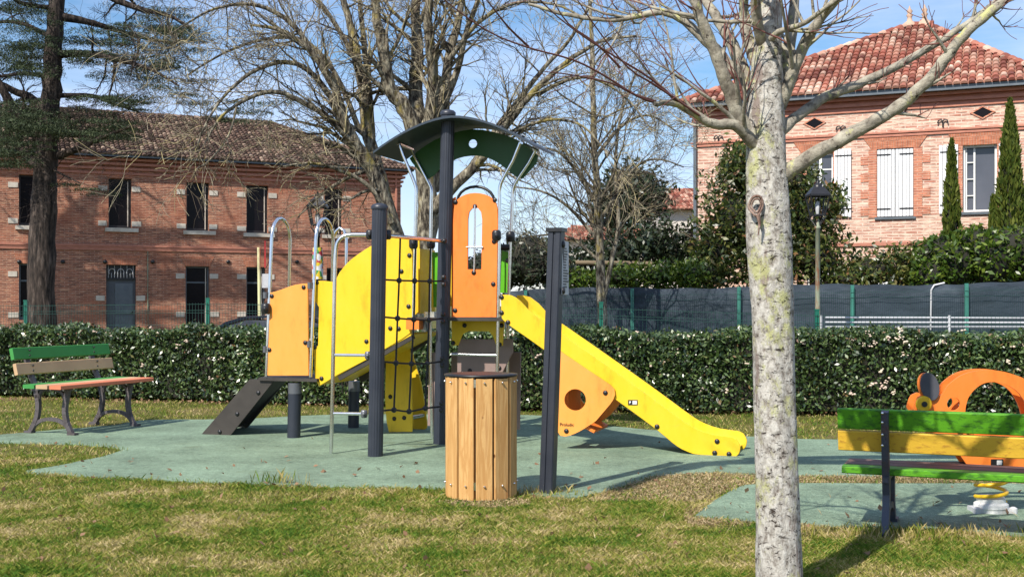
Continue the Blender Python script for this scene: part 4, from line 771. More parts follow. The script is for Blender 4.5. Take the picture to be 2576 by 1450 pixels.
# orange tower panel with an arched window and a steel cross
def orange_panel():
    pl = FP.off(-0.02); outer = [(1140, 797), (1140, 560), (1142, 520)]+arc(1196, 520, 54, 35, 160, 20, 10)+[(1251, 520), (1252, 560), (1248, 797)]
    o3 = []; i3 = []
    # matched loops: walk both outlines by angle about the window
    def loop(pts, n):
        v = [Vector((x, y, 0)) for x, y in pts]; v.append(v[0]); L = [0]
        for a_, b_ in zip(v[:-1], v[1:]): L.append(L[-1]+(b_-a_).length)
        return v, L
    cx, cy = 1195, 610; angs = [2*math.pi*i/64 for i in range(64)]
    def ray(poly, a_):
        dx, dy = math.cos(a_), math.sin(a_); best = 0
        for (x1, y1), (x2, y2) in zip(poly, poly[1:]+poly[:1]):
            ex, ey = x2-x1, y2-y1; den = dx*ey-dy*ex
            if abs(den) < 1e-9: continue
            t = ((x1-cx)*ey-(y1-cy)*ex)/den; s = ((x1-cx)*dy-(y1-cy)*dx)/den
            if t > 0 and -1e-6 <= s <= 1+1e-6: best = max(best, t)
        return (cx+dx*best, cy+dy*best)
    win = [(1176, 677), (1177, 545)]+arc(1195, 545, 18, 24, 180, 0, 8)+[(1213, 545), (1211, 677)]
    corners = outer+win; extra = [math.atan2(y-cy, x-cx) % (2*math.pi) for x, y in ((1140, 797), (1248, 797), (1176, 677), (1211, 677))]
    angs = sorted(angs+extra)
    mb = MB(); mb.ringplate([pl.p(*ray(outer, a_)) for a_ in angs], [pl.p(*ray(win, a_)) for a_ in angs], pl.n, 0.022); o = mb.build('tower_panel', 'orange', pg, label='tall orange tower panel with an arched window'); 
    mb = MB(); mb.tube([pl.off(-0.015).p(1194, 516), pl.off(-0.015).p(1195, 545), pl.off(-0.015).p(1193, 660), pl.off(-0.015).p(1192, 684)], 0.009, 8); mb.tube([pl.off(-0.015).p(1174, 621), pl.off(-0.015).p(1215, 621)], 0.009, 8); mb.build('window_bar', 'steel', o)
    bolts(pl, [(1195, 519), (1192, 685), (1245, 503), (1243, 607), (1241, 714), (1146, 508), (1145, 780)], o)
    pl2 = FP.off(0.05); mb = MB(); mb.prism([pl2.p(1136, 500), pl2.p(1146, 495), pl2.p(1146, 797), pl2.p(1136, 797)], pl2.n, 0.02); mb.build('panel_edge', 'orange', o)
orange_panel()
mb = MB(); mb.tube([TB.p(x, y) for x, y in [(1150, 620), (1150, 505)]+arc(1197, 505, 46, 36, 180, 0, 10)+[(1243, 620)]], 0.016, 10); mb.build('arch_rail', 'black', pg)
# side and back panels of the tower
BK = FP.off(0.92)
panel('back_panel', 'yellow', BK, [(1100, 640), (1122, 628), (1140, 626), (1148, 770), (1100, 770)], label='yellow back panel of the tower')
mb = MB(); a0 = FP.off(0.35).p(1052, 625); a1 = FP.off(0.35).p(1052, 788); c0 = a0+V*0.45
mb.prism([Vector((a0.x, a0.y, a1.z)), a0, c0, Vector((c0.x, c0.y, a1.z))], U, 0.02); mb.build('side_panel', 'yellow', pg)
panel('side_board', 'lime', FP.off(0.5), [(1087, 634), (1106, 634), (1108, 772), (1090, 772)], label='lime green board beside the net')
panel('side_board', 'lime', FP.off(0.5), [(1262, 630), (1280, 634), (1276, 736), (1258, 736)], [(1277, 655)], label='green board on the right of the tower')
# under the deck: yellow valance, taupe counter, steel bar
panel('valance', 'yellow', FP.off(0.26), [(1136, 805), (1268, 805), (1264, 869), (1248, 868), (1240, 845), (1230, 833), (1178, 832), (1163, 840), (1152, 868), (1136, 868)], [(1169, 818), (1262, 818), (1257, 866), (1140, 862)], label='yellow valance with a cut-out under the tower deck')
panel('counter_panel', 'taupe', FP.off(0.42), [(1155, 852), (1290, 852), (1290, 885), (1262, 940), (1262, 1000), (1150, 1000), (1150, 890)], [(1182, 932), (1256, 925)], label='taupe counter wall under the tower')
panel('counter_panel', 'taupe', FP.off(0.80), [(1135, 885), (1310, 885), (1307, 1080), (1135, 1080)], label='taupe back wall under the tower')
panel('side_board', 'taupe', FP.off(0.47), [(1079, 886), (1105, 886), (1103, 1070), (1075, 1070)], label='taupe board behind the net')
mb = MB(); mb.tube([FP.p(1136, 890), FP.p(1250, 893)], 0.015, 10); mb.build('cross_bar', 'steel', pg)
mb = MB(); mb.box(FP.p(1043, 815), 0.15, 0.12, 0.11, U, V); mb.build('deck_bracket', 'orange', pg)
mb = MB(); mb.box(FP.off(0.3).p(1088, 795), 0.12, 0.2, 0.10, U, V); mb.build('step_plate', 'steel', pg)
# small curved side slide behind the net
SLp = [(972, 858), (1000, 852), (1025, 850), (1031, 880), (1034, 930), (1036, 1000), (1038, 1060), (1036, 1085), (978, 1086), (972, 1060), (968, 1000)]
pl = FP.off(0.80); o = panel('wave_panel', 'yellow', pl, SLp, [(982, 997), (992, 1052), (1017, 1050)], label='yellow wave-shaped foot panel behind the net')
pl = FP.off(1.25); panel('wave_panel', 'yellow', pl, spl([(1000, 850), (1030, 856), (1040, 900), (1058, 960), (1068, 1020), (1074, 1070), (1068, 1079)], 3)+[(1030, 1080), (1020, 1000), (1000, 900)], label='far yellow wave-shaped foot panel')
mb = MB(); mb.tube([FP.off(0.83).p(1030, 1050), FP.off(1.25).p(1064, 1044)], 0.03, 10); mb.build('foot_bar', 'steel', pg)
# roof: curved sheet and green gables, their shade put into the colour
def tower_roof():
    c = (FP.p(1046, 600)+TB.p(1290, 600))/2; a_, b_ = 0.90, 0.40; ez, tz = 3.13, 3.47; mb = MB(); N = 20; top = []; bot = []
    for j in (-1, 1):
        for i in range(N+1):
            t = -1+2*i/N; z = tz-(tz-ez)*abs(t)**1.75; w_ = b_*(1.0); p = c+U*(a_*t)+V*(j*w_); top.append(Vector((p.x, p.y, z+0.012))); bot.append(Vector((p.x, p.y, z-0.012)))
    n = N+1; vs = top+bot; fs = []
    for i in range(N): fs += [(i, i+1, n+i+1, n+i), (2*n+i, 3*n+i, 3*n+i+1, 2*n+i+1), (i, 2*n+i, 2*n+i+1, i+1), (n+i, n+i+1, 3*n+i+1, 3*n+i)]
    fs += [(0, n, 3*n, 2*n), (N, 2*n+N, 3*n+N, n+N)]; mb.add(vs, fs, False); rf = mb.build('roof', 'roof', pg)
    for t in (-0.55, 0.0, 0.55, 0.8):
        for j in (-1, 1): p = c+U*(a_*t)+V*(j*0.22); z = tz-(tz-ez)*abs(t)**1.75+0.012; m2 = MB(); m2.ball((p.x, p.y, z), 0.028, (1, 1, 0.6)); m2.build('bolt', 'black', rf)
    for pl, dz in ((FP.off(0.47), 0), ):
        outer = spl([(1030, 398), (1062, 372), (1110, 345), (1188, 325), (1265, 338), (1310, 358), (1353, 391)], 3); lo = [(1350, 408), (1322, 440), (1313, 449), (1300, 446), (1283, 433)]+spl([(1260, 414), (1230, 398), (1197, 391), (1150, 398), (1105, 425)], 3)+[(1092, 440), (1077, 449), (1062, 440), (1036, 408)]
        # gable with a round hole: upper band and lower band meet at the hole's sides
        hx, hy, hr = 1189, 361, 11; hole = [(hx+hr*math.cos(2*math.pi*i/16), hy-hr*math.sin(2*math.pi*i/16)) for i in range(17)]
        upper = [p for p in outer]; iL = min(range(len(outer)), key=lambda i: abs(outer[i][0]-1110)); iR = min(range(len(outer)), key=lambda i: abs(outer[i][0]-1265))
        m3 = MB(); f = lambda pts: [pl.p(*p) for p in pts]
        ol, orr = outer[iL], outer[iR]; bl = (1112, 420); br = (1262, 416); lowi = [p for p in lo if 1105 < p[0] < 1262]
        m3.prism(f(outer[:iL+1]+[bl, (1105, 425), (1092, 440), (1077, 449), (1062, 440), (1036, 408)]), pl.n, 0.022)
        m3.prism(f(outer[iR:]+[(1350, 408), (1322, 440), (1313, 449), (1300, 446), (1283, 433), br]), pl.n, 0.022)
        m3.prism(f(outer[iL:iR+1]+[(orr[0], 361), hole[0]]+hole[1:9]+[(ol[0], 361)]), pl.n, 0.022)
        m3.prism(f([(ol[0], 361), hole[8]]+hole[9:17]+[(orr[0], 361), br]+lowi+[bl]), pl.n, 0.022)
        m3.build('gable', 'shaded_green', pg)
    pl = FP.off(0.60); m4 = MB(); q = [pl.p(*p) for p in arc(1191, 322, 20, 25, 175, 5, 10)]; m4.prism(q, pl.n, 0.03); m4.build('roof_ornament', 'lime', pg)
    for pl, x0, x1, y in ((TF, 1000, 1052, 364), ):
        m5 = MB(); m5.bar(TF.p(1002, 362), TB.p(1036, 376), 0.05, 0.02); m5.build('roof_bracket', 'steel', pg); m5 = MB(); m5.bar(TF.p(1310, 360), TB.p(1349, 378), 0.05, 0.02); m5.build('roof_bracket', 'steel', pg)
tower_roof()
# the slide
SP = Plane(FP.p(1258, 800).x, FP.p(1258, 800).y-0.05, (U.x, U.y)); SF = SP.off(0.55)
s_top = spl([(1259, 741), (1285, 742), (1308, 756), (1330, 780), (1350, 797), (1372, 812), (1414, 841), (1500, 901), (1600, 972), (1660, 1016), (1720, 1060), (1752, 1078), (1790, 1091), (1840, 1098)], 2)
slide_o = s_top+spl([(1853, 1104), (1862, 1120), (1860, 1138), (1852, 1147)], 3)+[(1790, 1147)]+spl([(1744, 1141), (1715, 1129), (1690, 1112), (1652, 1080), (1548, 1004), (1470, 950), (1400, 902), (1330, 852), (1277, 815), (1262, 800)], 2)
sl_ = panel('slide', 'yellow', SP, slide_o, [(1262, 747), (1262, 786), (1278, 810), (1653, 1072), (1804, 1109), (1798, 1138), (1834, 1141)], th=0.02, label='bright yellow slide going down to the right')
def far(pts): # the same outline moved to the far side of the chute
    out = []
    for x, y in pts: p = SP.p(x, y)+V*0.55; out.append(p)
    return out
mb = MB(); mb.prism(far(slide_o), SP.n, 0.02, c=0.004); mb.build('slide_cheek', 'yellow', sl_)
cen = spl([(1262, 797), (1300, 800), (1340, 838), (1414, 880), (1600, 1012), (1700, 1090), (1760, 1125), (1850, 1134)], 4); mb = MB(); vs = []
for x, y in cen: p = SP.p(x, y)+V*0.02; vs += [p, p+V*0.53]
mb.add(vs, [(2*i, 2*i+1, 2*i+3, 2*i+2) for i in range(len(cen)-1)], True); mb.build('chute', 'steel', sl_)
mb = MB(); bp = [(1300, 742), (1318, 747), (1340, 762), (1358, 782), (1370, 801), (1372, 812), (1340, 790)]; mb.prism([SP.p(x, y)+V*0.20 for x, y in bp], SP.n, 0.02); mb.build('slide_hood', 'yellow', sl_)
# maker's plate on the slide
mb = MB(); mb.prism([SP.off(-0.004).p(*p) for p in ((1580, 1005), (1604, 1005), (1604, 1018), (1580, 1018))], SP.n, 0.003); mk = mb.build('maker_plate', 'black', sl_)
mb = MB(); mb.prism([SP.off(-0.006).p(*p) for p in ((1591, 1007), (1602, 1007), (1602, 1016), (1591, 1016))], SP.n, 0.002); mb.build('logo', 'white', mk)
mb = MB(); mb.prism([SP.off(-0.006).p(*p) for p in ((1583, 1008), (1587, 1008), (1587, 1011), (1583, 1015))], SP.n, 0.002); mb.build('logo', 'white', mk)
# orange fin with a round hole under the slide, near and far
def fin(pl, near):
    outer = [(1408, 878), (1414, 884)]+spl([(1470, 922), (1530, 962), (1546, 975), (1549, 992), (1541, 1010)], 3)+spl([(1500, 1058), (1460, 1083), (1430, 1095), (1412, 1094), (1404, 1084)], 3)+[(1402, 1000), (1404, 900)]
    cx, cy, r = 1449, 1004, 27; N = 48
    def ray(a_):
        dx, dy = math.cos(a_), math.sin(a_); best = 0
        for (x1, y1), (x2, y2) in zip(outer, outer[1:]+outer[:1]):
            ex, ey = x2-x1, y2-y1; den = dx*ey-dy*ex
            if abs(den) < 1e-9: continue
            t = ((x1-cx)*ey-(y1-cy)*ex)/den; s = ((x1-cx)*dy-(y1-cy)*dx)/den
            if t > 0 and -1e-6 <= s <= 1+1e-6: best = max(best, t)
        return (cx+dx*best, cy+dy*best)
    an = sorted([2*math.pi*i/N for i in range(N)]+[math.atan2(878-cy, 1408-cx) % (2*math.pi)])
    o_ = [SP.p(*ray(a_)) for a_ in an]; i_ = [SP.p(cx+r*math.cos(a_), cy+r*math.sin(a_)) for a_ in an]; sh = V*(-0.035 if near else 0.60)
    mb = MB(); mb.ringplate([p+sh for p in o_], [p+sh for p in i_], SP.n, 0.024); f_ = mb.build('fin', 'apricot', sl_)
    if near: bolts(SP.off(-0.035), [(1523, 987), (1425, 1083)], f_)
    return f_
f1 = fin(SP, True); fin(SP, False)
mb = MB(); mb.bar(SP.p(1478, 1076), SP.p(1478, 1076)+V*0.6, 0.16, 0.03, (0.5, 0, 1)); mb.build('spreader', 'orange', sl_)
mb = MB(); mb.box((SP.p(1421, 960)+SP.p(1421, 1060))/2+V*0.3, 0.05, 0.5, 0.42, U, V); mb.build('inner_board', 'orange', sl_)
def text_obj(name, body, size, loc, rot, mat, parent, label=None):
    cu = bpy.data.curves.new(name, 'FONT'); cu.body = body; cu.size = size; cu.extrude = 0.0008; cu.align_x = 'LEFT'; o = bpy.data.objects.new(name, cu); C.objects.link(o)
    cu.materials.append(MT[mat]); o.location = loc; o.rotation_euler = rot
    dg = bpy.context.evaluated_depsgraph_get(); me = bpy.data.meshes.new_from_object(o.evaluated_get(dg)); M_ = Matrix.Translation(loc) @ Matrix.Rotation(rot[2], 4, 'Z') @ Matrix.Rotation(rot[0], 4, 'X')
    me.transform(M_); bpy.data.objects.remove(o); r = parent
    while r.parent: r = r.parent
    me.transform(Matrix.Translation(-Vector(r.location))); o2 = bpy.data.objects.new(name, me); C.objects.link(o2); o2.parent = parent; return o2
p = SP.off(-0.040).p(1408, 1070); text_obj('maker_lettering', 'Proludic', 0.045, p, (math.pi/2, 0, math.atan2(U.y, U.x)), 'black', f1)
# ---------------------------------------------------------------- information post
def info_post():
    Y = G(1241); t = thing('information_post', 'square dark grey post with a side notice plate beside the slide', 'sign post', GP(1378, 1241)); a = P(1377, 1241, Y); b = P(1400, 582, Y); b.y = a.y
    mb = MB(); w_ = 0.122; ax = Vector((0.93, -0.36, 0)).normalized(); ay = Vector((0.36, 0.93, 0)).normalized(); prof = [(-w_/2, -w_/2+0.01), (-w_/2+0.01, -w_/2), (-0.012, -w_/2), (-0.006, -w_/2+0.012), (0.006, -w_/2+0.012), (0.012, -w_/2), (w_/2-0.01, -w_/2), (w_/2, -w_/2+0.01), (w_/2, w_/2-0.01), (w_/2-0.01, w_/2), (-w_/2+0.01, w_/2), (-w_/2, w_/2-0.01)]
    m = len(prof); vs = [q+ax*x*0.9+ay*y*0.9 for q in (a-Vector((0, 0, 0.03)), b) for x, y in prof]; mb.add(vs, [tuple(range(m-1, -1, -1)), tuple(range(m, 2*m))]+[(i, (i+1) % m, m+(i+1) % m, m+i) for i in range(m)]); mb.build('post', 'post', t)
    mb = MB(); mb.box(b+Vector((0, 0, 0.012)), w_+0.012, w_+0.012, 0.03, ax, ay); mb.build('cap', 'black', t)
    # the plate stands out from the post's right face, seen almost edge-on
    d = Vector((0.36, 0.93, 0)).normalized(); q0 = P(1413, 605, Y); q1 = P(1411, 740, Y); n_ = Vector((0.93, -0.36, 0)); zt, zb = q0.z, q1.z
    d = Vector((0.30, 0.95, 0)).normalized(); pa = Vector((q0.x, Y-0.02, 0)); W = 0.20
    mb = MB(); mb.box(pa+d*W/2+Vector((0, 0, (zt+zb)/2)), W, 0.008, zt-zb, d); pt = mb.build('notice_plate', 'plastic_grey', t); sd = -Vector((-d.y, d.x, 0)); sd = sd if sd.dot(Vector((0, -1, 0))) > -1 else -sd
    for i in range(15):
        z = zt-0.06-i*(zt-zb-0.12)/14; w2 = W*random.uniform(0.35, 0.8); mb = MB(); mb.box(pa+d*(0.03+w2/2)+Vector((0, 0, z))+Vector((d.y, -d.x, 0))*0.0055, w2, 0.003, 0.012, d); mb.build('text_line', 'post', pt)
    for z in (zt-0.03, zb+0.03): mb = MB(); mb.bolt(pa+Vector((d.y, -d.x, 0))*0.005+d*0.02+Vector((0, 0, z)), Vector((-d.y, d.x, 0)), 0.03); mb.build('bolt', 'black', pt)
info_post()
# ---------------------------------------------------------------- wooden litter bin
def litter_bin():
    Y = G(1262)+0.26; c = Vector(((1210-CX)*Y/F, Y, 0)); t = thing('litter_bin', 'round litter bin clad with vertical pine slats and a black rim', 'litter bin', c); z1 = CH-(943-HY)*(Y-0.2)/F; r = 0.262; N = 12
    for k in range(N):
        an = -math.pi/2+0.12+2*math.pi*k/N; d = Vector((math.cos(an), math.sin(an), 0)); s = Vector((-d.y, d.x, 0)); w_ = 2*r*math.sin(math.pi/N)-0.009+random.uniform(-0.004, 0.002); p = c+d*r; mb = MB()
        mb.bbar(p+Vector((0, 0, 0.015)), p+Vector((0, 0, z1-0.02+random.uniform(-0.006, 0.004))), w_, 0.026, d, 0.004); o = mb.build('slat', 'pine', t)
        for z in (0.12, z1-0.055): m2 = MB(); m2.bolt(p+d*0.0135+Vector((0, 0, z)), -d, 0.009); m2.build('screw', 'steel', o)
    mb = MB(); mb.lathe(c, [(r-0.02, 0.02), (r-0.02, z1-0.03)], 24); mb.build('liner', 'black', t)
    mb = MB(); prof = [(r+0.022, z1-0.015), (r+0.026, z1-0.01), (r+0.026, z1), (r-0.04, z1+0.003)]; mb.lathe(c, prof, 36); mb.build('rim', 'black', t)
    mb = MB()
    for z in (0.12, z1-0.06): an = -math.pi/2+0.12-math.pi/N; d = Vector((math.cos(an), math.sin(an), 0)); mb.box(c+d*(r+0.002)+Vector((0, 0, z)), 0.02, 0.02, 0.06, d)
    mb.build('hinge', 'steel', t)
litter_bin()
# ---------------------------------------------------------------- benches
def bench_end(mb, o, f, s, sc_=1.0, h=0.48, wl=0.055):      # cast-iron end: o foot centre, f forwards (unit), s sideways; curved legs, low arch, back arm
    def q(x, z): return o+f*(x*sc_)+Vector((0, 0, z*sc_))
    def strip(pts, w_, th):
        for a, b in zip(pts[:-1], pts[1:]):
            mb.bar(a-(b-a)*0.06, b+(b-a)*0.06, th, w_, f if abs((b-a).normalized().z) > 0.6 else Vector((0, 0, 1)))
    fr = smooth_path([q(0.30, 0.0), q(0.27, 0.05), q(0.22, 0.14), q(0.195, 0.27), q(0.21, 0.38), q(0.24, h)], 3); bk = smooth_path([q(-0.30, 0.0), q(-0.27, 0.05), q(-0.20, 0.17), q(-0.175, 0.30), q(-0.185, 0.40), q(-0.20, h)], 3)
    strip(fr, wl, 0.045); strip(bk, wl, 0.045)
    strip(smooth_path([q(0.24, 0.09), q(0.14, 0.15), q(0.0, 0.172), q(-0.14, 0.15), q(-0.24, 0.09)], 4), 0.04, 0.035)
    strip([q(-0.23, h-0.01), q(0.26, h+0.005)], 0.035, 0.04); strip(smooth_path([q(-0.17, h-0.12), q(-0.13, h-0.03), q(-0.05, h-0.01)], 3), 0.03, 0.03); strip(smooth_path([q(0.19, h-0.12), q(0.16, h-0.04), q(0.08, h-0.01)], 3), 0.03, 0.03)
    for x in (0.30, -0.30): mb.box(q(x, 0.018), 0.11, 0.07, 0.036, f)
def back_arm(mb, o, f, h, top, sc_=1.0, w_=0.05, tx=-0.29):
    pts = [o+f*(x*sc_)+Vector((0, 0, z*sc_)) for x, z in ((-0.19, h-0.10), (-0.21, h), (-0.21+(tx+0.21)*0.38, h+0.13), (tx, top))]
    for a, b in zip(pts[:-1], pts[1:]): mb.bar(a-(b-a)*0.04, b, 0.045, w_, f)
def bench_left():
    nf = (GP(60, 1092)+GP(197, 1094))/2; ff = (GP(225, 1068)+GP(352, 1073))/2; L = (ff-nf).length; s = (ff-nf)/L; f = Vector((s.y, -s.x, 0)); f = f if f.x > 0 else -f
    t = thing('park_bench', 'park bench with green and sand back boards beside the pad', 'bench', nf); h = 0.50; k = 1.06
    for o in (nf, ff): mb = MB(); bench_end(mb, o, f, s, k, h); back_arm(mb, o, f, h, 0.93, k, 0.05, -0.385); mb.build('leg_frame', 'iron', t)
    a, b = nf-s*0.24, ff+s*0.28
    for x, mat, lb in ((-0.095, 'bench_green2', 'green seat board'), (0.085, 'bench_yellow2', 'sand seat board'), (0.27, 'bench_coral', 'coral seat board')):
        mb = MB(); z = h*k+0.038; mb.bbar(a+f*x*k+Vector((0, 0, z)), b+f*x*k+Vector((0, 0, z)), 0.165, 0.045, (0, 0, 1)); mb.build('seat_board', mat, t, label=lb)
    bn = (f+Vector((0, 0, 0.24))).normalized()
    for x, z, mat, lb in ((-0.37, 0.88, 'bench_green2', 'green back board'), (-0.32, 0.715, 'bench_yellow2', 'sand back board')):
        mb = MB(); p = f*(x*k+0.045)+Vector((0, 0, z*k)); mb.bbar(a+p, b+p, 0.135, 0.05, bn); bb = mb.build('back_board', mat, t, label=lb)
        for e in (nf, ff):
            for dz in (-0.03, 0.03): m2 = MB(); m2.bolt(e+p+bn*0.026+Vector((0, 0, dz)), -bn, 0.012); m2.build('bolt', 'black', bb)
bench_left()
def bench_right():
    o1 = GP(2228, 1349); o1 = Vector((o1.x, 7.45, 0)); s = Vector((0.92, -0.39, 0)).normalized(); f = Vector((0.39, 0.92, 0)).normalized(); k = 0.98
    t = thing('park_bench', 'worn bench seen from behind with bright green and ochre boards', 'bench', o1); h = 0.385; ends = [o1+f*0.24, o1+f*0.24+s*1.6]
    for o in ends: mb = MB(); bench_end(mb, o, f, s, k, h, 0.075); back_arm(mb, o, f, h, 0.83, k, 0.068); mb.build('leg_frame', 'iron_dark', t)
    a, b = ends[0]-s*0.30, ends[1]+s*0.3
    for x, mat, lb in ((-0.13, 'bench_green', 'green seat board'), (0.03, 'bench_worn', 'worn brown seat board'), (0.18, 'bench_worn', 'worn brown front seat board')):
        mb = MB(); z = h*k+0.035; mb.bbar(a+s*0.02+f*x*k+Vector((0, 0, z)), b+f*x*k+Vector((0, 0, z)), 0.145, 0.045, (0, 0, 1)); mb.build('seat_board', mat, t, label=lb)
    bn = (f+Vector((0, 0, 0.2))).normalized()
    for x, z, mat, lb in ((-0.235, 0.770, 'bench_green', 'bright green back board'), (-0.21, 0.622, 'bench_yellow', 'ochre back board')):
        p = f*(x*k)+Vector((0, 0, z*k)); mb = MB(); mb.bbar(a+p, b+p, 0.135, 0.036, bn); bb = mb.build('back_board', mat, t, label=lb)
    for dz in (0.82, 0.76, 0.68, 0.61): m2 = MB(); m2.ball(ends[0]+f*(-0.30*k-0.02)+Vector((-0.014, 0, dz*k)), 0.009); m2.build('bolt', 'steel', t)
bench_right()
# ---------------------------------------------------------------- spring rider
def cut_hole(mb, cut, name, mat, parent):
    a = mb.build('tmp_a', mat); c = cut.build('tmp_c', mat); md = a.modifiers.new('cut', 'BOOLEAN'); md.operation = 'DIFFERENCE'; md.object = c; md.solver = 'EXACT'
    me = bpy.data.meshes.new_from_object(a.evaluated_get(bpy.context.evaluated_depsgraph_get())); me.name = name; bpy.data.objects.remove(a); bpy.data.objects.remove(c)
    me.transform(Matrix.Translation(-Vector(parent.location))); o = bpy.data.objects.new(name, me); C.objects.link(o); o.parent = parent; return o
def spring_rider():
    Y = G(1296)+0.1; c = Vector(((2493-CX)*Y/F, Y, 0)); t = thing('spring_rider', 'orange plane-shaped spring rider on a yellow coil spring', 'spring rider', c); pl = Plane(c.x, Y-0.16, (0.995, -0.06))
    outer = [(2297, 1028), (2306, 1000), (2316, 992), (2330, 990), (2352, 1001), (2372, 990)]+spl([(2385, 968), (2415, 945), (2450, 933), (2490, 930), (2530, 935), (2570, 948)], 3)+[(2620, 975), (2660, 1030), (2662, 1100), (2640, 1140), (2600, 1150), (2600, 1175), (2440, 1178), (2420, 1150), (2380, 1100), (2330, 1090)]
    inner = spl([(2432, 1095), (2428, 1040), (2436, 1000), (2460, 972), (2490, 960), (2530, 966), (2565, 990), (2590, 1040), (2590, 1095)], 3)
    cx, cy = 2505, 1050
    def ray(poly, a_):
        dx, dy = math.cos(a_), math.sin(a_); best = 0
        for (x1, y1), (x2, y2) in zip(poly, poly[1:]+poly[:1]):
            ex, ey = x2-x1, y2-y1; den = dx*ey-dy*ex
            if abs(den) < 1e-9: continue
            tt = ((x1-cx)*ey-(y1-cy)*ex)/den; s = ((x1-cx)*dy-(y1-cy)*dx)/den
            if tt > 0 and -1e-6 <= s <= 1+1e-6: best = max(best, tt)
        return (cx+dx*best, cy+dy*best)
    an = [2*math.pi*i/120 for i in range(120)]
    for k, q in enumerate((pl, pl.off(0.16))):
        sh = q.n*(0.16*k); mb = MB(); mb.ringplate([pl.p(*ray(outer, a_))+sh for a_ in an], [pl.p(*ray(inner, a_))+sh for a_ in an], pl.n, 0.022); hc = pl.p(2399, 1015)+sh; cut = MB(); cut.lathe(hc-pl.n*0.03, [(0.046, 0), (0.046, 0.09)], 28, pl.n); o = cut_hole(mb, cut, 'side_plate', 'orange', t)
        if k == 0:
            n3 = pl.off(-0.03); m2 = MB(); m2.lathe(n3.p(2323, 1015), [(0.055, 0), (0.058, 0.01), (0.05, 0.022)], 18, -pl.n); hb = m2.build('hub', 'spring', t); m2 = MB(); m2.lathe(n3.p(2323, 1015)-pl.n*0.023, [(0.02, 0), (0.02, 0.006)], 12, -pl.n); m2.build('hub_bolt', 'black', hb)
            for sx, mat, dn in ((0, 'charcoal', -0.026), (-7, 'orange', -0.004)):
                m2 = MB(); n4 = pl.off(dn); pts = [(2340+sx+23*math.cos(a_)*math.cos(-0.25)-36*math.sin(a_)*math.sin(-0.25), 972+23*math.cos(a_)*math.sin(-0.25)+36*math.sin(a_)*math.cos(-0.25)) for a_ in [2*math.pi*i/24 for i in range(24)]]; m2.prism([n4.p(*p) for p in pts], pl.n, 0.02, c=0.003); m2.build('propeller_blade', mat, t)
            m2 = MB(); n5 = pl.off(-0.006); m2.prism([n5.p(*p) for p in ((2493, 1154), (2524, 1154), (2524, 1172), (2493, 1172))], pl.n, 0.005); pt = m2.build('maker_plate', 'black', t)
            m2 = MB(); n5 = pl.off(-0.009); m2.prism([n5.p(*p) for p in ((2508, 1157), (2521, 1157), (2521, 1168), (2508, 1168))], pl.n, 0.003); m2.build('logo', 'white', pt)
    mb = MB(); p = pl.p(2470, 1090); mb.box(p+pl.n*0.09+Vector((0.2, 0, 0)), 0.5, 0.13, 0.03); mb.build('seat', 'orange', t)
    for y, x0, x1 in ((1166, 2352, 2432), (1184, 2560, 2640)): mb = MB(); mb.tube([pl.off(0.1).p(x0, y), pl.off(0.1).p(x1, y)], 0.018, 10); fr = mb.build('foot_rest', 'black', t)
    mb = MB(); mb.tube([pl.p(2400, 1060)-pl.n*0.12, pl.p(2400, 1060)+pl.n*0.42], 0.016, 10); mb.build('handle', 'black', t)
    z0, z1 = 0.12, CH-(1180-HY)*Y/F; mb = MB(); pts = []; turns = 2.6
    for i in range(80): a_ = 2*math.pi*turns*i/79; pts.append(c+Vector((0.105*math.cos(a_), 0.105*math.sin(a_), z0-0.04+(z1-z0+0.02)*i/79)))
    mb.tube(pts, 0.014, 8); mb.build('coil_spring', 'spring', t)
    mb = MB(); mb.lathe(c, [(0.115, 0.0), (0.115, 0.035), (0.12, 0.045), (0.118, 0.07), (0.10, 0.085), (0.10, 0.11), (0.085, 0.125), (0.04, 0.13)], 24, (0, 0, 1), False); mb.build('base_cover', 'white', t)
    mb = MB(); mb.box(c+Vector((0, -0.0, 0.028)), 0.28, 0.16, 0.03); [mb.lathe(c+Vector((sx*0.13, -0.07, 0.013)), [(0.028, 0), (0.028, 0.035), (0.012, 0.045)], 12, (0, 0, 1), False) for sx in (-1, 1)]; mb.build('base_plate', 'plastic_grey', t)
spring_rider()
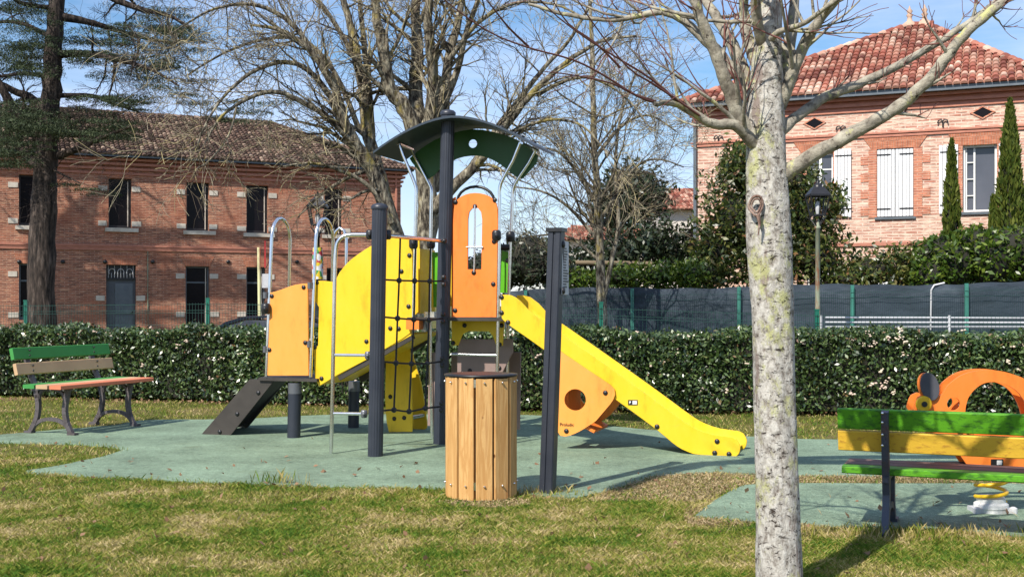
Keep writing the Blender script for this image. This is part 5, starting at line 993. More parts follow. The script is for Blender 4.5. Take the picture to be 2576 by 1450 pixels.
# ---------------------------------------------------------------- street lamps, sign pole, car, garden swing
def lamp(x, ytop, Y, label, pole_mat, wpx, cover=None):
    base_ = Vector(((x-CX)*Y/F, Y, 0)); t = thing('street_lamp', label, 'street lamp', base_, group='lantern street lamps'); u = wpx*Y/F; top = P(x, ytop, Y).z
    def L(z): return base_+Vector((0, 0, z))
    hz = top-0.20*u-1.55*u                     # underside of the lantern
    mb = MB(); mb.lathe(base_, [(0.13, 0), (0.13, 0.25), (0.09, 0.32), (0.075, 0.9), (0.05, 1.0), (0.045, hz-0.25), (0.06, hz-0.24), (0.06, hz-0.2), (0.035, hz-0.18), (0.03, hz-0.06)], 14); mb.build('pole', pole_mat, t)
    cr = MB()
    for k in range(4): a_ = math.pi/4+k*math.pi/2; d = Vector((math.cos(a_), math.sin(a_), 0)); cr.tube(smooth_path([L(hz-0.20)+d*0.04, L(hz-0.12)+d*0.10, L(hz-0.03)+d*0.17, L(hz+0.02)+d*u*0.30], 3), 0.011, 6)
    cr.build('cradle', 'black', t)
    def sq(r_, z): return [L(z)+Vector((r_*sx, r_*sy, 0)) for sx, sy in ((-1, -1), (1, -1), (1, 1), (-1, 1))]
    g_ = MB(); rb, rt = u*0.28, u*0.44; z0, z1 = hz+0.02, hz+0.95*u; lo, hi = sq(rb, z0), sq(rt, z1)
    ln = MB()
    for i in range(4): ln.bar(lo[i], hi[i], 0.022, 0.022, (0.3, 0.2, 0)); ln.bar(lo[i], lo[(i+1) % 4], 0.025, 0.025); ln.bar(hi[i], hi[(i+1) % 4], 0.03, 0.03)
    for i in range(4): m0 = (lo[i]+lo[(i+1) % 4])/2; m1 = (hi[i]+hi[(i+1) % 4])/2; ln.bar(m0, m1, 0.012, 0.012, (0.3, 0.2, 0))
    head = ln.build('lantern', 'black', t)
    r1, r2 = sq(rt*1.12, z1+0.015), sq(rt*0.55, z1+0.40*u); rf = MB(); rf.add(r1+r2, [(0, 1, 5, 4), (1, 2, 6, 5), (2, 3, 7, 6), (3, 0, 4, 7), (4, 5, 6, 7), (3, 2, 1, 0)])
    rf.lathe(L(z1+0.40*u), [(rt*0.5, 0), (rt*0.45, 0.10*u), (rt*0.2, 0.17*u), (rt*0.12, 0.25*u), (0.02, 0.36*u)], 12); rf.build('hood', 'black', head)
    bl = MB(); bl.lathe(L(hz+0.1*u), [(0.03, 0), (0.05, 0.2*u), (0.05, 0.45*u), (0.02, 0.6*u)], 10); bl.build('bulb', 'plastic_grey', head)
    if cover: mb = MB(); z0, z1 = P(x, cover[1], Y).z, P(x, cover[0], Y).z; mb.lathe(base_, [(0.115, z0), (0.118, (z0+z1)/2), (0.10, z1)], 16); mb.build('sticker_sleeve', 'stickers', t)
lamp(2057, 449, 22.5, 'black lantern lamp on a rusty grey-green pole by the netted fence', 'rust_pole', 54)
lamp(799, 480, 24.5, 'black lantern lamp with a sticker-covered pole before the brick building', 'black', 50, (622, 702))
Y = 21.5; mb = MB(); p0, p1 = P(651, 622, Y), P(655, 820, Y); t = thing('sign_pole', 'slim pale yellow sign pole behind the hedge by the parked car', 'sign pole', (p0.x, Y, 0)); mb.tube([Vector((p1.x, Y, 0)), Vector((p0.x, Y, p0.z))], 0.03, 10); mb.build('pole', 'pole_cream', t)
mb = MB(); q = P(667, 640, Y); q2 = P(672, 706, Y); mb.box((q.x, Y, q.z), 0.03, 0.45, 0.5, (0.98, 0.2, 0)); mb.build('sign_plate', 'red', t); mb = MB(); mb.box((q2.x, Y, q2.z), 0.16, 0.12, 0.26); mb.build('box', 'plastic_grey', t)
def car():
    Y = 21.0; c = P(765, 822, Y); t = thing('parked_car', 'dark parked car whose roof shows above the hedge', 'car', (c.x, Y, 0), 0.1)
    def ext(prof, y0, y1, name, mat, par=None): mb = MB(); mb.prism([Vector((x, y0, z)) for x, z in prof], (0, 1, 0), y1-y0); return mb.build(name, mat, par or t, local=True)
    b = ext([(-2.1, 0.3), (2.1, 0.3), (2.15, 0.6), (2.0, 0.88), (1.15, 0.95), (-1.75, 0.95), (-2.1, 0.85)], -0.85, 0.85, 'body', 'car_paint')
    zt = c.z+0.17; ext([(-1.7, 0.95), (-1.62, 0.95), (-1.25, zt-0.1), (-0.95, zt-0.01), (-0.3, zt+0.02), (0.2, zt-0.04), (1.02, 0.95), (1.1, 0.95), (0.25, zt+0.0), (-0.3, zt+0.05), (-1.0, zt+0.03), (-1.3, zt-0.06)], -0.70, 0.70, 'roof', 'car_paint')
    ext([(-1.6, 0.955), (-1.24, zt-0.12), (-0.95, zt-0.03), (0.18, zt-0.06), (1.0, 0.955)], -0.68, 0.68, 'windows', 'blue_glass')
    for x in (-1.3, 1.3):
        for y in (-0.78, 0.78): mb = MB(); mb.lathe((x, y-0.1, 0.31), [(0.2, 0), (0.31, 0.02), (0.31, 0.18), (0.2, 0.2)], 18, (0, 1, 0)); w_ = mb.build('wheel', 'black', t, local=True)
    mb = MB(); mb.box((-0.35, -0.3, zt+0.06), 0.35, 0.5, 0.03); mb.build('roof_box', 'red', t, local=True)
car()
def swing():
    Y = 30.0; a, b = P(1418, 660, Y), P(1640, 663, Y); t = thing('garden_swing', 'timber garden swing frame with pale ropes behind the netted fence', 'swing', (a.x, Y, 0)); mb = MB(); mb.tube([a, b], 0.065, 10); mb.build('beam', 'timber', t)
    for p, sg in ((a+Vector((0.15, 0, 0)), 1), (b-Vector((0.15, 0, 0)), 1)):
        for dy in (-0.8, 0.8): mb = MB(); mb.tube([p, Vector((p.x, p.y+dy, 0))], 0.05, 8); mb.build('post', 'timber', t)
    for x in (1592, 1602, 1480, 1495): p = P(x, 663, Y); mb = MB(); mb.tube([p, p-Vector((0, 0, 1.5))], 0.012, 6); mb.build('rope', 'white', t)
    for x in (1597, 1487): p = P(x, 663, Y)-Vector((0, 0, 1.5)); mb = MB(); mb.box(p, 0.35, 0.16, 0.03); mb.build('seat', 'lime', t)
swing()
# ---------------------------------------------------------------- trees
def tree_mesh(stems, rnd, levels, twig_len, seed, grav=0.0, density=1.0, up=0.25, spread=0.8, mr=0.0036):
    """stems: list of (points, r0, r1). Returns (thick MB, twig MB)."""
    R = random.Random(seed); big, tw = MB(), MB()
    def grow(p, d, L, r, lev):
        n = 6 if lev < 2 else 4; pts = [p]; rs = [r]; dd = d.copy(); step = L/n
        for i in range(n):
            dd = (dd+Vector((R.gauss(0, rnd), R.gauss(0, rnd), R.gauss(0, rnd)+up*0.10-grav*(i/n)*0.35))).normalized(); pts.append(pts[-1]+dd*step); rs.append(max(r*(1-(i+1)/n*0.8), mr))
        (big if lev == 0 else tw).tube(pts, rs, 6 if lev == 0 else (4 if lev == 1 else 3), False)
        if lev < levels:
            k = int((6 if lev == 0 else 5.5)*density+R.random())
            for j in range(k):
                t = R.uniform(0.2, 1.0); i = min(int(t*n), n-1); q = pts[i].lerp(pts[i+1], t*n-i); ax = (pts[i+1]-pts[i]).normalized()
                nd = (ax+Vector((R.gauss(0, 1), R.gauss(0, 1), R.gauss(0, 1)+up)).normalized()*spread).normalized(); grow(q, nd, L*R.uniform(0.42, 0.68), max(rs[i]*0.55, mr), lev+1)
    for pts, r0, r1, m, l0 in stems:
        sp = smooth_path(pts, 4); N = len(sp); jit = [Vector((R.gauss(0, 1), R.gauss(0, 1), R.gauss(0, 1)))*(0.05*min(r0, 0.3)) for _ in sp]; sp = [q+j_*(1 if i else 0) for i, (q, j_) in enumerate(zip(sp, jit))]
        rs = [(r0+(r1-r0)*(i/(N-1))**0.8)*(1+R.gauss(0, 0.03)) for i in range(N)]; big.tube(sp, rs, 12 if r0 > 0.1 else 8, True)
        for j in range(int(m*density)):
            t = R.uniform(0.18, 1.0); i = min(int(t*(N-1)), N-2); q = sp[i].lerp(sp[i+1], R.random()); ax = (sp[i+1]-sp[i]).normalized(); nd = (ax*0.8+Vector((R.gauss(0, 1), R.gauss(0, 1)*0.9, R.gauss(0, 0.8)+up)).normalized()*spread).normalized()
            grow(q+nd*rs[i]*0.5, nd, l0*R.uniform(0.6, 1.2), max(min(rs[i]*0.4, 0.05), 0.008), 0)
    return big, tw
def PS(pts, Y, dy=None): 
    n = len(pts); return [P(x, y, Y+(dy[i] if dy else 0)) for i, (x, y) in enumerate(pts)]
def big_tree():
    Y = 20.3; t = thing('bare_tree', 'big many-stemmed bare tree with mossy bark behind the climbing frame', 'tree', GP(1030, 980))
    t.location = ((1040-CX)*Y/F, Y, 0); s = []
    def S(pts, w0, w1, dy0=0, dy1=0, m=10, l0=1.5): n = len(pts); s.append(([P(x, y, Y+dy0+(dy1-dy0)*i/(n-1)) for i, (x, y) in enumerate(pts)], w0*0.80*Y/F/2, w1*0.9*Y/F/2, m, l0))
    S([(1045, 975), (1040, 860), (1030, 760), (1015, 660)], 120, 85, 0, 0, 0)
    S([(1018, 680), (985, 560), (940, 440), (905, 380), (872, 320), (848, 240), (820, 180), (770, 118), (700, 75), (630, 62)], 62, 6, 0, -1.2, 16, 1.4)
    S([(1012, 660), (968, 490), (928, 345), (915, 250), (902, 150), (882, 70), (850, -60), (820, -250)], 52, 12, 0, 0.5, 12)
    S([(935, 380), (930, 260), (918, 130), (905, 0), (900, -200)], 30, 10, 0.3, 1.0, 8)
    S([(1030, 760), (1075, 560), (1062, 400), (1018, 270), (985, 235), (968, 150), (950, 50), (935, -90), (930, -260)], 78, 14, 0.2, -0.6, 10)
    S([(1062, 400), (1045, 250), (1050, 120), (1046, 0), (1050, -230)], 62, 18, 0.2, 0.8, 10)
    S([(1075, 520), (1082, 330), (1088, 190), (1078, 60), (1090, -150)], 58, 16, 0.2, -0.8, 10)
    S([(1085, 480), (1115, 280), (1128, 150), (1155, 40), (1180, -160)], 50, 14, 0.3, 0.6, 10)
    S([(1100, 300), (1150, 180), (1170, 90), (1210, -20), (1260, -180)], 30, 9, 0, -0.5, 8)
    S([(1085, 530), (1150, 460), (1205, 405), (1262, 330), (1335, 240), (1420, 160), (1510, 105), (1600, 90)], 44, 6, 0, -1.0, 16, 1.3)
    S([(1180, 430), (1245, 330), (1310, 245), (1370, 170), (1440, 90), (1500, -20)], 26, 7, 0.2, 0.7, 10, 1.2)
    S([(1200, 410), (1265, 345), (1330, 315), (1400, 300), (1470, 320), (1530, 390)], 18, 4, -0.2, -1.0, 9, 1.0)
    S([(1350, 240), (1430, 200), (1500, 200), (1580, 250), (1640, 330)], 15, 3, -0.5, -0.9, 8, 1.0)
    S([(935, 430), (890, 365), (830, 300), (770, 262), (700, 232), (630, 245), (560, 290), (520, 350)], 30, 5, -0.2, -1.6, 14, 1.2)
    S([(872, 320), (812, 215), (745, 160), (670, 165), (590, 215), (530, 290), (490, 380)], 24, 4, -0.3, -1.9, 14, 1.2)
    S([(850, 240), (760, 90), (690, 30), (610, 10), (520, 30), (440, 80)], 22, 4, -0.2, -1.2, 12, 1.2)
    S([(905, 330), (840, 180), (760, 100), (660, 100), (560, 135), (470, 190)], 20, 4, 0.2, -0.8, 12, 1.2)
    S([(960, 480), (920, 480), (880, 500), (840, 500), (790, 530)], 14, 3, -0.3, -1.0, 6, 0.7)
    S([(985, 560), (930, 470), (860, 430), (780, 410), (700, 420)], 20, 3, -0.3, -1.2, 12, 0.9)
    S([(1130, 150), (1200, 60), (1290, 10), (1390, 10), (1480, 50)], 18, 4, -0.5, -1.3, 10, 1.2)
    S([(900, 160), (830, 40), (760, -40), (650, -80)], 20, 5, 0.4, 0.2, 12, 1.6)
    S([(595, 270), (575, 340), (530, 400), (495, 425)], 8, 3, -1.9, -2.1, 2, 0.5)
    b, tw = tree_mesh(s, 0.16, 2, 0, 11, 0.45, 1.0, 0.25, 0.85); b.build('trunk', 'old_bark', t); tw.build('twigs', 'twig', t)
big_tree()
def slim_tree():
    Y = 25.5; t = thing('bare_tree', 'slim bare tree with twin trunks behind the slide', 'tree', ((1515-CX)*Y/F, Y, 0)); s = []
    def S(pts, w0, w1, m, l0): s.append((PS(pts, Y), w0*Y/F/2, w1*Y/F/2, m, l0))
    S([(1518, 890), (1512, 700), (1506, 560), (1498, 420), (1492, 280), (1490, 130), (1480, -40)], 28, 9, 26, 1.9)
    S([(1520, 740), (1542, 640), (1556, 560), (1548, 430), (1560, 300), (1600, 180)], 15, 5, 16, 1.5)
    S([(1503, 520), (1450, 430), (1400, 380), (1340, 370)], 13, 3, 12, 1.2); S([(1500, 600), (1430, 520), (1360, 480), (1290, 470)], 11, 3, 12, 1.2)
    S([(1496, 400), (1560, 320), (1630, 290), (1700, 330)], 12, 3, 12, 1.2); S([(1506, 560), (1590, 430), (1650, 400), (1720, 420)], 10, 3, 10, 1.1); S([(1512, 660), (1440, 600), (1380, 590), (1310, 600)], 9, 3, 10, 1.0)
    b, tw = tree_mesh(s, 0.17, 2, 0, 5, 0.2, 1.0, 0.3, 0.9); b.build('trunk', 'old_bark', t); tw.build('twigs', 'twig', t)
slim_tree()
def front_tree():
    Y = 5.85; t = thing('pale_barked_tree', 'pale lichen-spotted bare tree standing in the lawn before the bench', 'tree', ((1962-CX)*Y/F, Y, 0)); R = random.Random(3)
    prof = [(1963, 1512, 122), (1961, 1440, 115), (1953, 1200, 106), (1948, 1000, 104), (1943, 805, 103), (1936, 640, 110), (1933, 540, 108), (1931, 460, 102), (1928, 380, 98), (1926, 300, 96), (1928, 220, 86), (1930, 150, 74), (1934, 60, 66), (1938, -60, 60), (1942, -250, 46), (1950, -500, 30)]
    ctr = smooth_path([P(x, y, Y) for x, y, w_ in prof], 10); ws = smooth_path([Vector((w_, 0, 0)) for x, y, w_ in prof], 10); N = 44; mb = MB(); vs = []
    for i, (c, w_) in enumerate(zip(ctr, ws)):
        r = w_.x*Y/F/2
        for k in range(N):
            a_ = 2*math.pi*k/N; z = c.z; rr = r*(1+0.025*math.sin(3*a_+z*2.2)+0.02*math.sin(7*a_+z*6)+0.012*math.sin(13*a_-z*17)+R.gauss(0, 0.006)); vs.append((c.x+math.cos(a_)*rr, c.y+math.sin(a_)*rr, c.z))
    mb.add(vs, [(i*N+k, i*N+(k+1) % N, (i+1)*N+(k+1) % N, (i+1)*N+k) for i in range(len(ctr)-1) for k in range(N)], True); tr = mb.build('trunk', 'pale_bark', t)
    s = []
    def S(pts, w0, w1, dy=0.0, m=4, l0=0.35, dy0=0.0): n = len(pts); s.append(([P(x, y, Y+dy0+dy*i/(n-1)) for i, (x, y) in enumerate(pts)], w0*Y/F/2, w1*Y/F/2, m, l0))
    S([(1955, 448), (1985, 430), (2050, 388), (2150, 332), (2225, 290), (2290, 245), (2345, 190), (2400, 120), (2450, 65), (2540, -10), (2640, -80)], 46, 20, -0.35, 7, 0.22)
    S([(1962, 330), (2010, 290), (2080, 242), (2160, 212), (2230, 180), (2300, 142), (2400, 82), (2470, 32), (2560, -40)], 34, 14, 0.5, 9, 0.22)
    S([(1930, 400), (1890, 355), (1853, 316), (1795, 312), (1733, 277), (1690, 258), (1646, 262)], 40, 12, -0.3, 6, 0.6)
    S([(1905, 350), (1860, 300), (1845, 250), (1820, 190), (1790, 110), (1760, 40), (1730, -60), (1690, -200)], 46, 20, -0.2, 6, 0.6)
    S([(1895, 250), (1865, 165), (1835, 100), (1800, 40), (1770, -10), (1710, -130)], 40, 18, 0.5, 6, 0.7)
    S([(1850, 190), (1800, 125), (1755, 85), (1710, 45), (1650, 30), (1560, 50), (1440, 40), (1330, 10)], 34, 8, 0.3, 8, 0.7)
    S([(1912, 180), (1880, 90), (1870, 0), (1850, -150), (1830, -350)], 40, 14, 0.3, 6, 0.7)
    S([(1955, 240), (1975, 170), (1990, 80), (2000, -20), (2010, -200), (2020, -420)], 42, 16, 0.3, 6, 0.7)
    S([(1960, 270), (1992, 190), (2030, 100), (2070, 40), (2110, -10), (2190, -140)], 36, 16, -0.3, 8, 0.6)
    S([(1920, 120), (1960, 80), (2020, 60), (2070, 25), (2120, -10)], 20, 8, -0.5, 6, 0.4)
    S([(1925, 130), (1900, 30), (1905, -100), (1890, -300)], 36, 14, -0.4, 6, 0.7)
    b, tw = tree_mesh(s, 0.10, 1, 0, 21, 0.0, 1.0, 0.5, 0.9, 0.0016); b.build('limbs', 'limb_bark', t); tw.build('twigs', 'red_twig', t)
    for pts in ([(1660, 262), (1600, 240), (1520, 190), (1440, 150), (1330, 120), (1230, 80), (1130, 10), (1080, -40)], [(1735, 280), (1640, 200), (1560, 150), (1480, 100), (1400, 40), (1340, -20)], [(1760, 290), (1650, 215), (1580, 170), (1500, 70), (1440, -20)], [(1330, 118), (1280, 70), (1240, 20), (1200, -30)], [(1560, 170), (1500, 110), (1430, 60), (1390, 0)],
                [(1650, 255), (1590, 235), (1540, 210), (1450, 190), (1370, 180)]):
        q = smooth_path([P(x, y, Y-0.2-0.15*i) for i, (x, y) in enumerate(pts)], 3); n = len(q); mb = MB(); mb.tube(q, [0.0065*(1-0.7*i/n) for i in range(n)], 5, False); mb.build('long_twig', 'red_twig', t)
    # wound with a dark lip on the left of the trunk
    mb = MB(); c = P(1905, 515, Y-0.135); prev = None
    for rr, w_, dz in ((0.050, 0.0075, 0.0), (0.034, 0.005, 0.004)):
        loop = [Vector((c.x+rr*0.55*math.cos(a_)*(1+0.2*math.sin(2*a_+1)), c.y+0.010+0.35*rr*math.cos(a_)**2*(1 if math.cos(a_) > 0 else 2.2), c.z+rr*math.sin(a_)*(1+0.12*math.sin(3*a_)))) for a_ in [2*math.pi*i/16 for i in range(17)]]; mb.tube(loop, w_, 6, False)
    mb.tube([c+Vector((0.004, 0.004, -0.05)), c+Vector((0.012, 0.002, -0.09)), c+Vector((0.006, 0.006, -0.15))], [0.012, 0.008, 0.003], 6); mb.build('bark_wound', 'wound', tr)
front_tree()
def cedar():
    Y = 35.0; t = thing('cedar_tree', 'large dark cedar with thick trunk and spreading boughs at the left', 'tree', ((105-CX)*Y/F, Y, 0)); s = []
    def S(pts, w0, w1, dy=0.0, m=6, l0=2.0): n = len(pts); s.append(([P(x, y, Y+dy*i/(n-1)) for i, (x, y) in enumerate(pts)], w0*Y/F/2, w1*Y/F/2, m, l0))
    S([(105, 895), (105, 800), (106, 640), (110, 500), (116, 410), (124, 300), (130, 200), (136, 100), (142, 0), (150, -200), (156, -420)], 80, 30, 0, 0)
    boughs = [([(150, 392), (200, 372), (260, 345), (330, 318)], 22, 5), ([(105, 420), (70, 395), (30, 358), (-40, 350)], 34, 14), ([(105, 275), (75, 245), (32, 228), (-40, 185)], 30, 12), ([(85, 330), (40, 280), (0, 215), (-60, 120)], 30, 16),
              ([(150, 40), (220, 55), (280, 72), (360, 95), (440, 110)], 24, 5), ([(150, 136), (232, 137), (295, 150), (373, 172), (450, 215)], 22, 5), ([(145, 240), (233, 242), (295, 264), (352, 282)], 15, 4), ([(155, -60), (250, -20), (345, 20), (420, 38), (485, 75)], 26, 6),
              ([(105, 190), (60, 185), (0, 192), (-60, 190)], 12, 6), ([(120, 90), (60, 60), (0, 55), (-70, 70)], 14, 6), ([(130, 20), (60, 10), (0, -20), (-70, -30)], 14, 6), ([(160, -140), (260, -110), (380, -60)], 18, 5), ([(150, -150), (40, -130), (-60, -110)], 18, 5), ([(290, 150), (285, 200), (270, 255)], 11, 3), ([(300, -20), (345, 20), (310, 60)], 8, 3), ([(350, 95), (345, 140), (330, 180)], 10, 3),
              ([(158, -330), (260, -300), (380, -250)], 14, 4), ([(150, -330), (40, -300), (-90, -260)], 14, 4), ([(120, 420), (160, 440), (200, 460)], 8, 3)]
    fol = []
    for i, (pts, a, b) in enumerate(boughs): S(pts, a, b, (-1.5, 1.0, 0.3, -0.8, 1.6)[i % 5], 5, 1.3)
    bg_, tw = tree_mesh(s, 0.18, 2, 0, 9, 0.3, 1.0, 0.1, 0.9); bg_.build('trunk', 'cedar_bark', t); tw.build('twigs', 'cedar_bark', t)
    # flat sprays of needles
    sp = []
    regs = [(0, 130, 20, 200, 46), (-40, 110, 90, 180, 30), (0, 120, -40, 30, 24), (150, 330, 275, 350, 26), (180, 330, 240, 262, 10), (170, 330, 128, 150, 10), (190, 420, 85, 110, 14), (0, 170, 272, 340, 60), (-30, 110, 305, 420, 52), (150, 330, 300, 360, 26), (20, 110, 215, 290, 8), (300, 500, 60, 130, 30), (340, 520, 120, 260, 34), (230, 420, 150, 200, 20), (160, 350, 240, 290, 12), (280, 470, 10, 90, 24), (170, 260, 120, 160, 10), (160, 260, 455, 490, 5), (190, 270, 60, 110, 4), (-80, 500, -400, -60, 150), (540, 740, 250, 310, 16)]
    for x0, x1, y0, y1, k in regs:
        for j in range(k): x, y = random.uniform(x0, x1), random.uniform(y0, y1); c = P(x, y, Y+random.uniform(-1.8, 1.8)); m = 170; r = random.uniform(0.25, 0.6); th = np.random.uniform(0, 6.28, m); q = np.sqrt(np.random.uniform(0, 1, m))*r; sp.append(np.stack([c.x+np.cos(th)*q*1.3, c.y+np.sin(th)*q, c.z+np.random.normal(0, 0.022, m)-q*0.10], 1))
    leaf_obj('needles', np.concatenate(sp), 0.11, 'cedar_needles', t, 0.17, np.array([0, 0, 0.8]))
cedar()
def shade_trees():
    """unseen trees added outside the picture to throw shade into it"""
    x0, Y = -25.0, 41.0; t = thing('bare_tree', 'unseen leafless tree left of the cedar, added to throw branch shade on the brick building', 'tree', (x0, Y, 0)); R = random.Random(31)  # unseen tree, added for the branch shade on the facade
    s = [([Vector((x0, Y, z)) for z in (0, 4, 9, 13)], 0.5, 0.3, 0, 1)]
    for k in range(15):
        a_ = R.uniform(-0.6, 0.7); d = Vector((math.cos(a_), math.sin(a_)*0.6, 0)); q = R.uniform(10, 13.0); L = R.uniform(6, 14); s.append(([Vector((x0, Y, q)), Vector((x0, Y, q+1.8))+d*1.5, Vector((x0, Y, q+2.8+R.uniform(0, 3)))+d*L*0.5, Vector((x0, Y, q+3.2+R.uniform(0, 3)))+d*L], 0.20, 0.04, 7, 2.0))
    b, tw = tree_mesh(s, 0.16, 1, 0, 31, 0.1, 1.0, 0.3, 0.9); b.build('trunk', 'old_bark', t); tw.build('twigs', 'twig', t)
    t = thing('bare_tree', 'unseen leafless tree right of the viewer, added so its long bough shades the pad', 'tree', (9.5, 2.5, 0))  # second added tree out of view, its bough laid out to shade the pad
    s = [([Vector((9.5, 2.5, 0)), Vector((9.4, 2.6, 3.5)), Vector((9.2, 2.8, 7.0))], 0.36, 0.28, 0, 1), ([Vector((9.2, 2.8, 7.0)), Vector((6.8, 4.8, 6.0)), Vector((4.6, 6.2, 5.4)), Vector((3.2, 6.6, 5.1)), Vector((1.6, 6.7, 5.0)), Vector((0.2, 6.8, 5.0)), Vector((-1.1, 6.65, 5.0)), Vector((-2.0, 5.2, 5.0))], 0.24, 0.10, 6, 0.9),
         ([Vector((4.6, 6.2, 5.4)), Vector((3.0, 6.95, 5.2)), Vector((1.0, 7.1, 5.1)), Vector((-0.6, 7.0, 5.0))], 0.14, 0.10, 4, 0.8), ([Vector((9.2, 2.8, 7)), Vector((10, 4, 9)), Vector((11, 5, 11))], 0.2, 0.05, 8, 1.4)]
    b, tw = tree_mesh(s, 0.14, 1, 0, 4, 0.0, 1.0, 0.5, 0.8); b.build('trunk', 'old_bark', t); tw.build('twigs', 'twig', t)
shade_trees()
# ---------------------------------------------------------------- shrubs and evergreens
def shrub(name, label, cat, blobs, n, size, mat, aspect=0.42, trunk=None, shell=0.45, lump=0.18, droop=0.0, core=0.72, group=None):
    c0 = blobs[0][0]; t = thing(name, label, cat, (c0[0], c0[1], 0), group=group); mb = MB()
    for c, r in blobs:
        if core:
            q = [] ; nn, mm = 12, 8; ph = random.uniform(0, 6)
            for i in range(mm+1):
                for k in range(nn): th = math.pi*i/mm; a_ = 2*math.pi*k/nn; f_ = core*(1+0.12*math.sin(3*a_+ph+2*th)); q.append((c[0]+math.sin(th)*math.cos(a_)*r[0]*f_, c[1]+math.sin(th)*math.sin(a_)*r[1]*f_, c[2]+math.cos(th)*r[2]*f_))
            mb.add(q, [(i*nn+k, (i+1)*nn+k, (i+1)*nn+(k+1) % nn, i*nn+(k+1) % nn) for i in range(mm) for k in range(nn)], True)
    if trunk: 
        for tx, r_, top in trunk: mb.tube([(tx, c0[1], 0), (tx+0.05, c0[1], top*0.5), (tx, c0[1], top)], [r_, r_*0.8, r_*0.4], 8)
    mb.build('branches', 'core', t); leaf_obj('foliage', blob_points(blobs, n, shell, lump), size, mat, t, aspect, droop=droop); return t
def B(x, y, Y, rx, rz, ry=1.0): p = P(x, y, Y); k = Y/F; return ((p.x, p.y, p.z), (rx*k, ry, rz*k))
shrub('photinia_bush', 'tall loose photinia bush behind the pale tree at the house corner', 'bush', [B(1850, 560, 30, 95, 150), B(1800, 640, 30, 75, 100), B(1900, 430, 30, 60, 90), B(1850, 420, 30, 45, 70), B(1930, 600, 30, 110, 120), B(2030, 560, 30.3, 85, 120), B(2050, 650, 30, 90, 80), B(1770, 690, 29.6, 75, 50), B(2090, 510, 30.4, 35, 50), B(2000, 460, 30.4, 60, 60)], 15000, 0.19, 'photinia_leaf', trunk=[(P(1900, 0, 30).x, 0.12, 3)], shell=0.8, lump=0.26, core=0.45)
shrub('laurel_hedge', 'bright green clipped laurel mass below the cypresses', 'hedge', [B(2370, 665, 29, 85, 75), B(2460, 655, 29, 95, 85), B(2560, 650, 29, 110, 85), B(2660, 650, 29, 100, 85), B(2330, 690, 29, 55, 60)], 9500, 0.20, 'laurel_leaf', shell=0.25, lump=0.08, core=0.86)
shrub('low_shrub', 'thin brownish-green shrub between laurel hedge and lamp pole', 'bush', [B(2190, 680, 29.5, 80, 55), B(2270, 665, 29.5, 60, 50), B(2130, 700, 29.5, 60, 40), B(2290, 700, 29.4, 50, 40)], 4600, 0.16, 'photinia_leaf', shell=0.8, lump=0.3, core=0.5)
shrub('dark_evergreen', 'round dark evergreen crown right of the slim twin-trunk tree', 'tree', [B(1590, 480, 32, 85, 70, 1.4), B(1555, 520, 32, 70, 75, 1.3), B(1620, 500, 32, 62, 55, 1.2)], 8500, 0.16, 'holly_leaf', trunk=[(P(1585, 0, 32).x, 0.14, 4)], shell=0.7, lump=0.28, core=0.5)
shrub('ivy_thicket', 'tangled dark ivy thicket under the round evergreen crown', 'bush', [B(1560, 640, 31, 90, 65, 1.2), B(1640, 610, 31, 90, 75, 1.2), B(1700, 640, 31, 70, 60, 1.0), B(1480, 660, 31.4, 60, 60)], 6500, 0.17, 'holly_leaf', shell=0.9, lump=0.3, core=0.40)
shrub('dark_hedge', 'dark tall hedge behind the tower and slide top', 'hedge', [B(1330, 655, 29, 75, 72, 1.0), B(1390, 665, 29, 55, 65, 1.0), B(1270, 670, 29.4, 50, 60), B(1220, 690, 29.4, 60, 60), B(1160, 700, 29.4, 60, 60)], 7000, 0.13, 'holly_leaf', shell=0.3, lump=0.12, core=0.8)
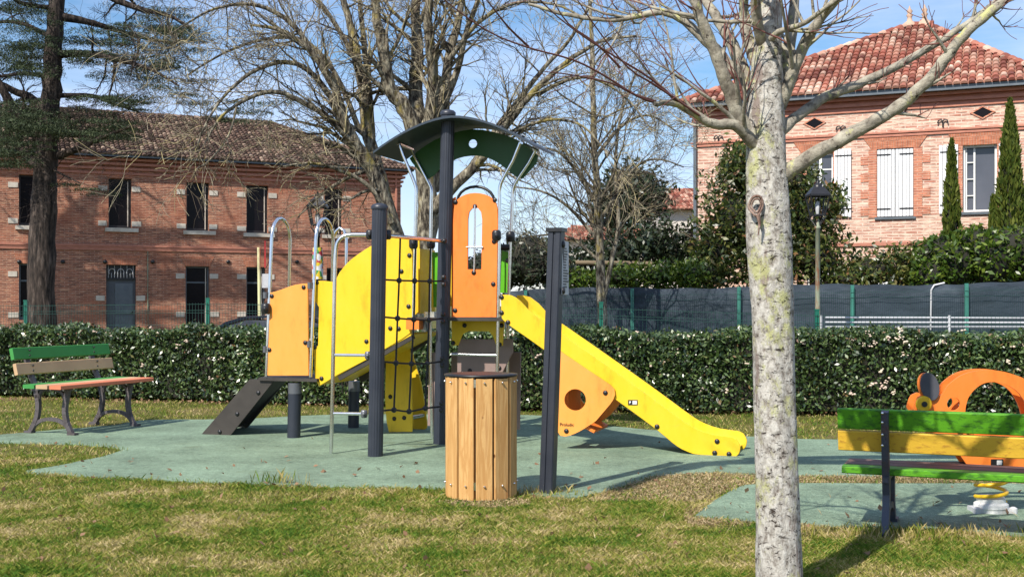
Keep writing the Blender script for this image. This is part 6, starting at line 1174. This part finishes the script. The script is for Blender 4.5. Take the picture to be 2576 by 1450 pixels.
shrub('garden_shrub', 'yellow-green low shrub below the garden swing', 'bush', [B(1470, 705, 28.6, 60, 30, 0.6), B(1560, 700, 28.6, 70, 36, 0.6), B(1650, 695, 28.6, 70, 38, 0.6), B(1730, 690, 28.6, 50, 42, 0.6)], 4200, 0.15, 'laurel_leaf', shell=0.7, lump=0.25, core=0.5)
def cypress(x, yt, yb, wpx, Y, label, n):
    c = P(x, yb, Y); top = P(x, yt, Y).z; t = thing('cypress_tree', label, 'cypress', (c.x, Y, 0), group='cypresses before the brick house'); R = wpx*Y/F/2; z = np.random.uniform(0.3, 1, n)**1.0; zz = 0.8+(top-0.8)*np.random.uniform(0, 1, n); u = (zz-0.8)/(top-0.8)
    a_ = np.random.uniform(0, 6.28, n); r = R*np.clip((1-u)**0.62*1.35, 0.03, 1.05)*(0.75+0.25*np.random.uniform(0, 1, n))*(1+0.10*np.sin(a_*4+zz*5)+0.07*np.sin(zz*13+a_)); pts = np.stack([c.x+np.cos(a_)*r, Y+np.sin(a_)*r, zz], 1)
    v, q = leaves(pts, 0.17, 0.28); 
    d = np.random.normal(size=(n, 3))*0.25; d[:, 2] += 1; d[:, 0] += np.cos(a_)*0.25; d[:, 1] += np.sin(a_)*0.25; d /= np.linalg.norm(d, axis=1)[:, None]; s = np.cross(d, np.random.normal(size=(n, 3))); s /= np.linalg.norm(s, axis=1)[:, None]; L = 0.22*np.random.uniform(0.6, 1.2, n)[:, None]
    v = np.stack([pts-d*L*0.5, pts+s*L*0.16, pts+d*L*0.5, pts-s*L*0.16], 1).reshape(-1, 3); link_mesh('foliage', v, None, 'cypress_leaf', t, quads=q)
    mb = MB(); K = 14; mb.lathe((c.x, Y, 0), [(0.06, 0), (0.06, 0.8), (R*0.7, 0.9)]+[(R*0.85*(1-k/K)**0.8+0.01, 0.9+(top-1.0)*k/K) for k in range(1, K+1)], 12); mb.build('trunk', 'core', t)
cypress(2394, 352, 600, 56, 31, 'slender middle cypress before the white shutters', 2600)
cypress(2541, 252, 600, 84, 30.5, 'tallest cypress at the right edge of the picture', 5200)
cypress(2497, 492, 600, 34, 30.8, 'smallest short cypress between the two tall ones', 900)
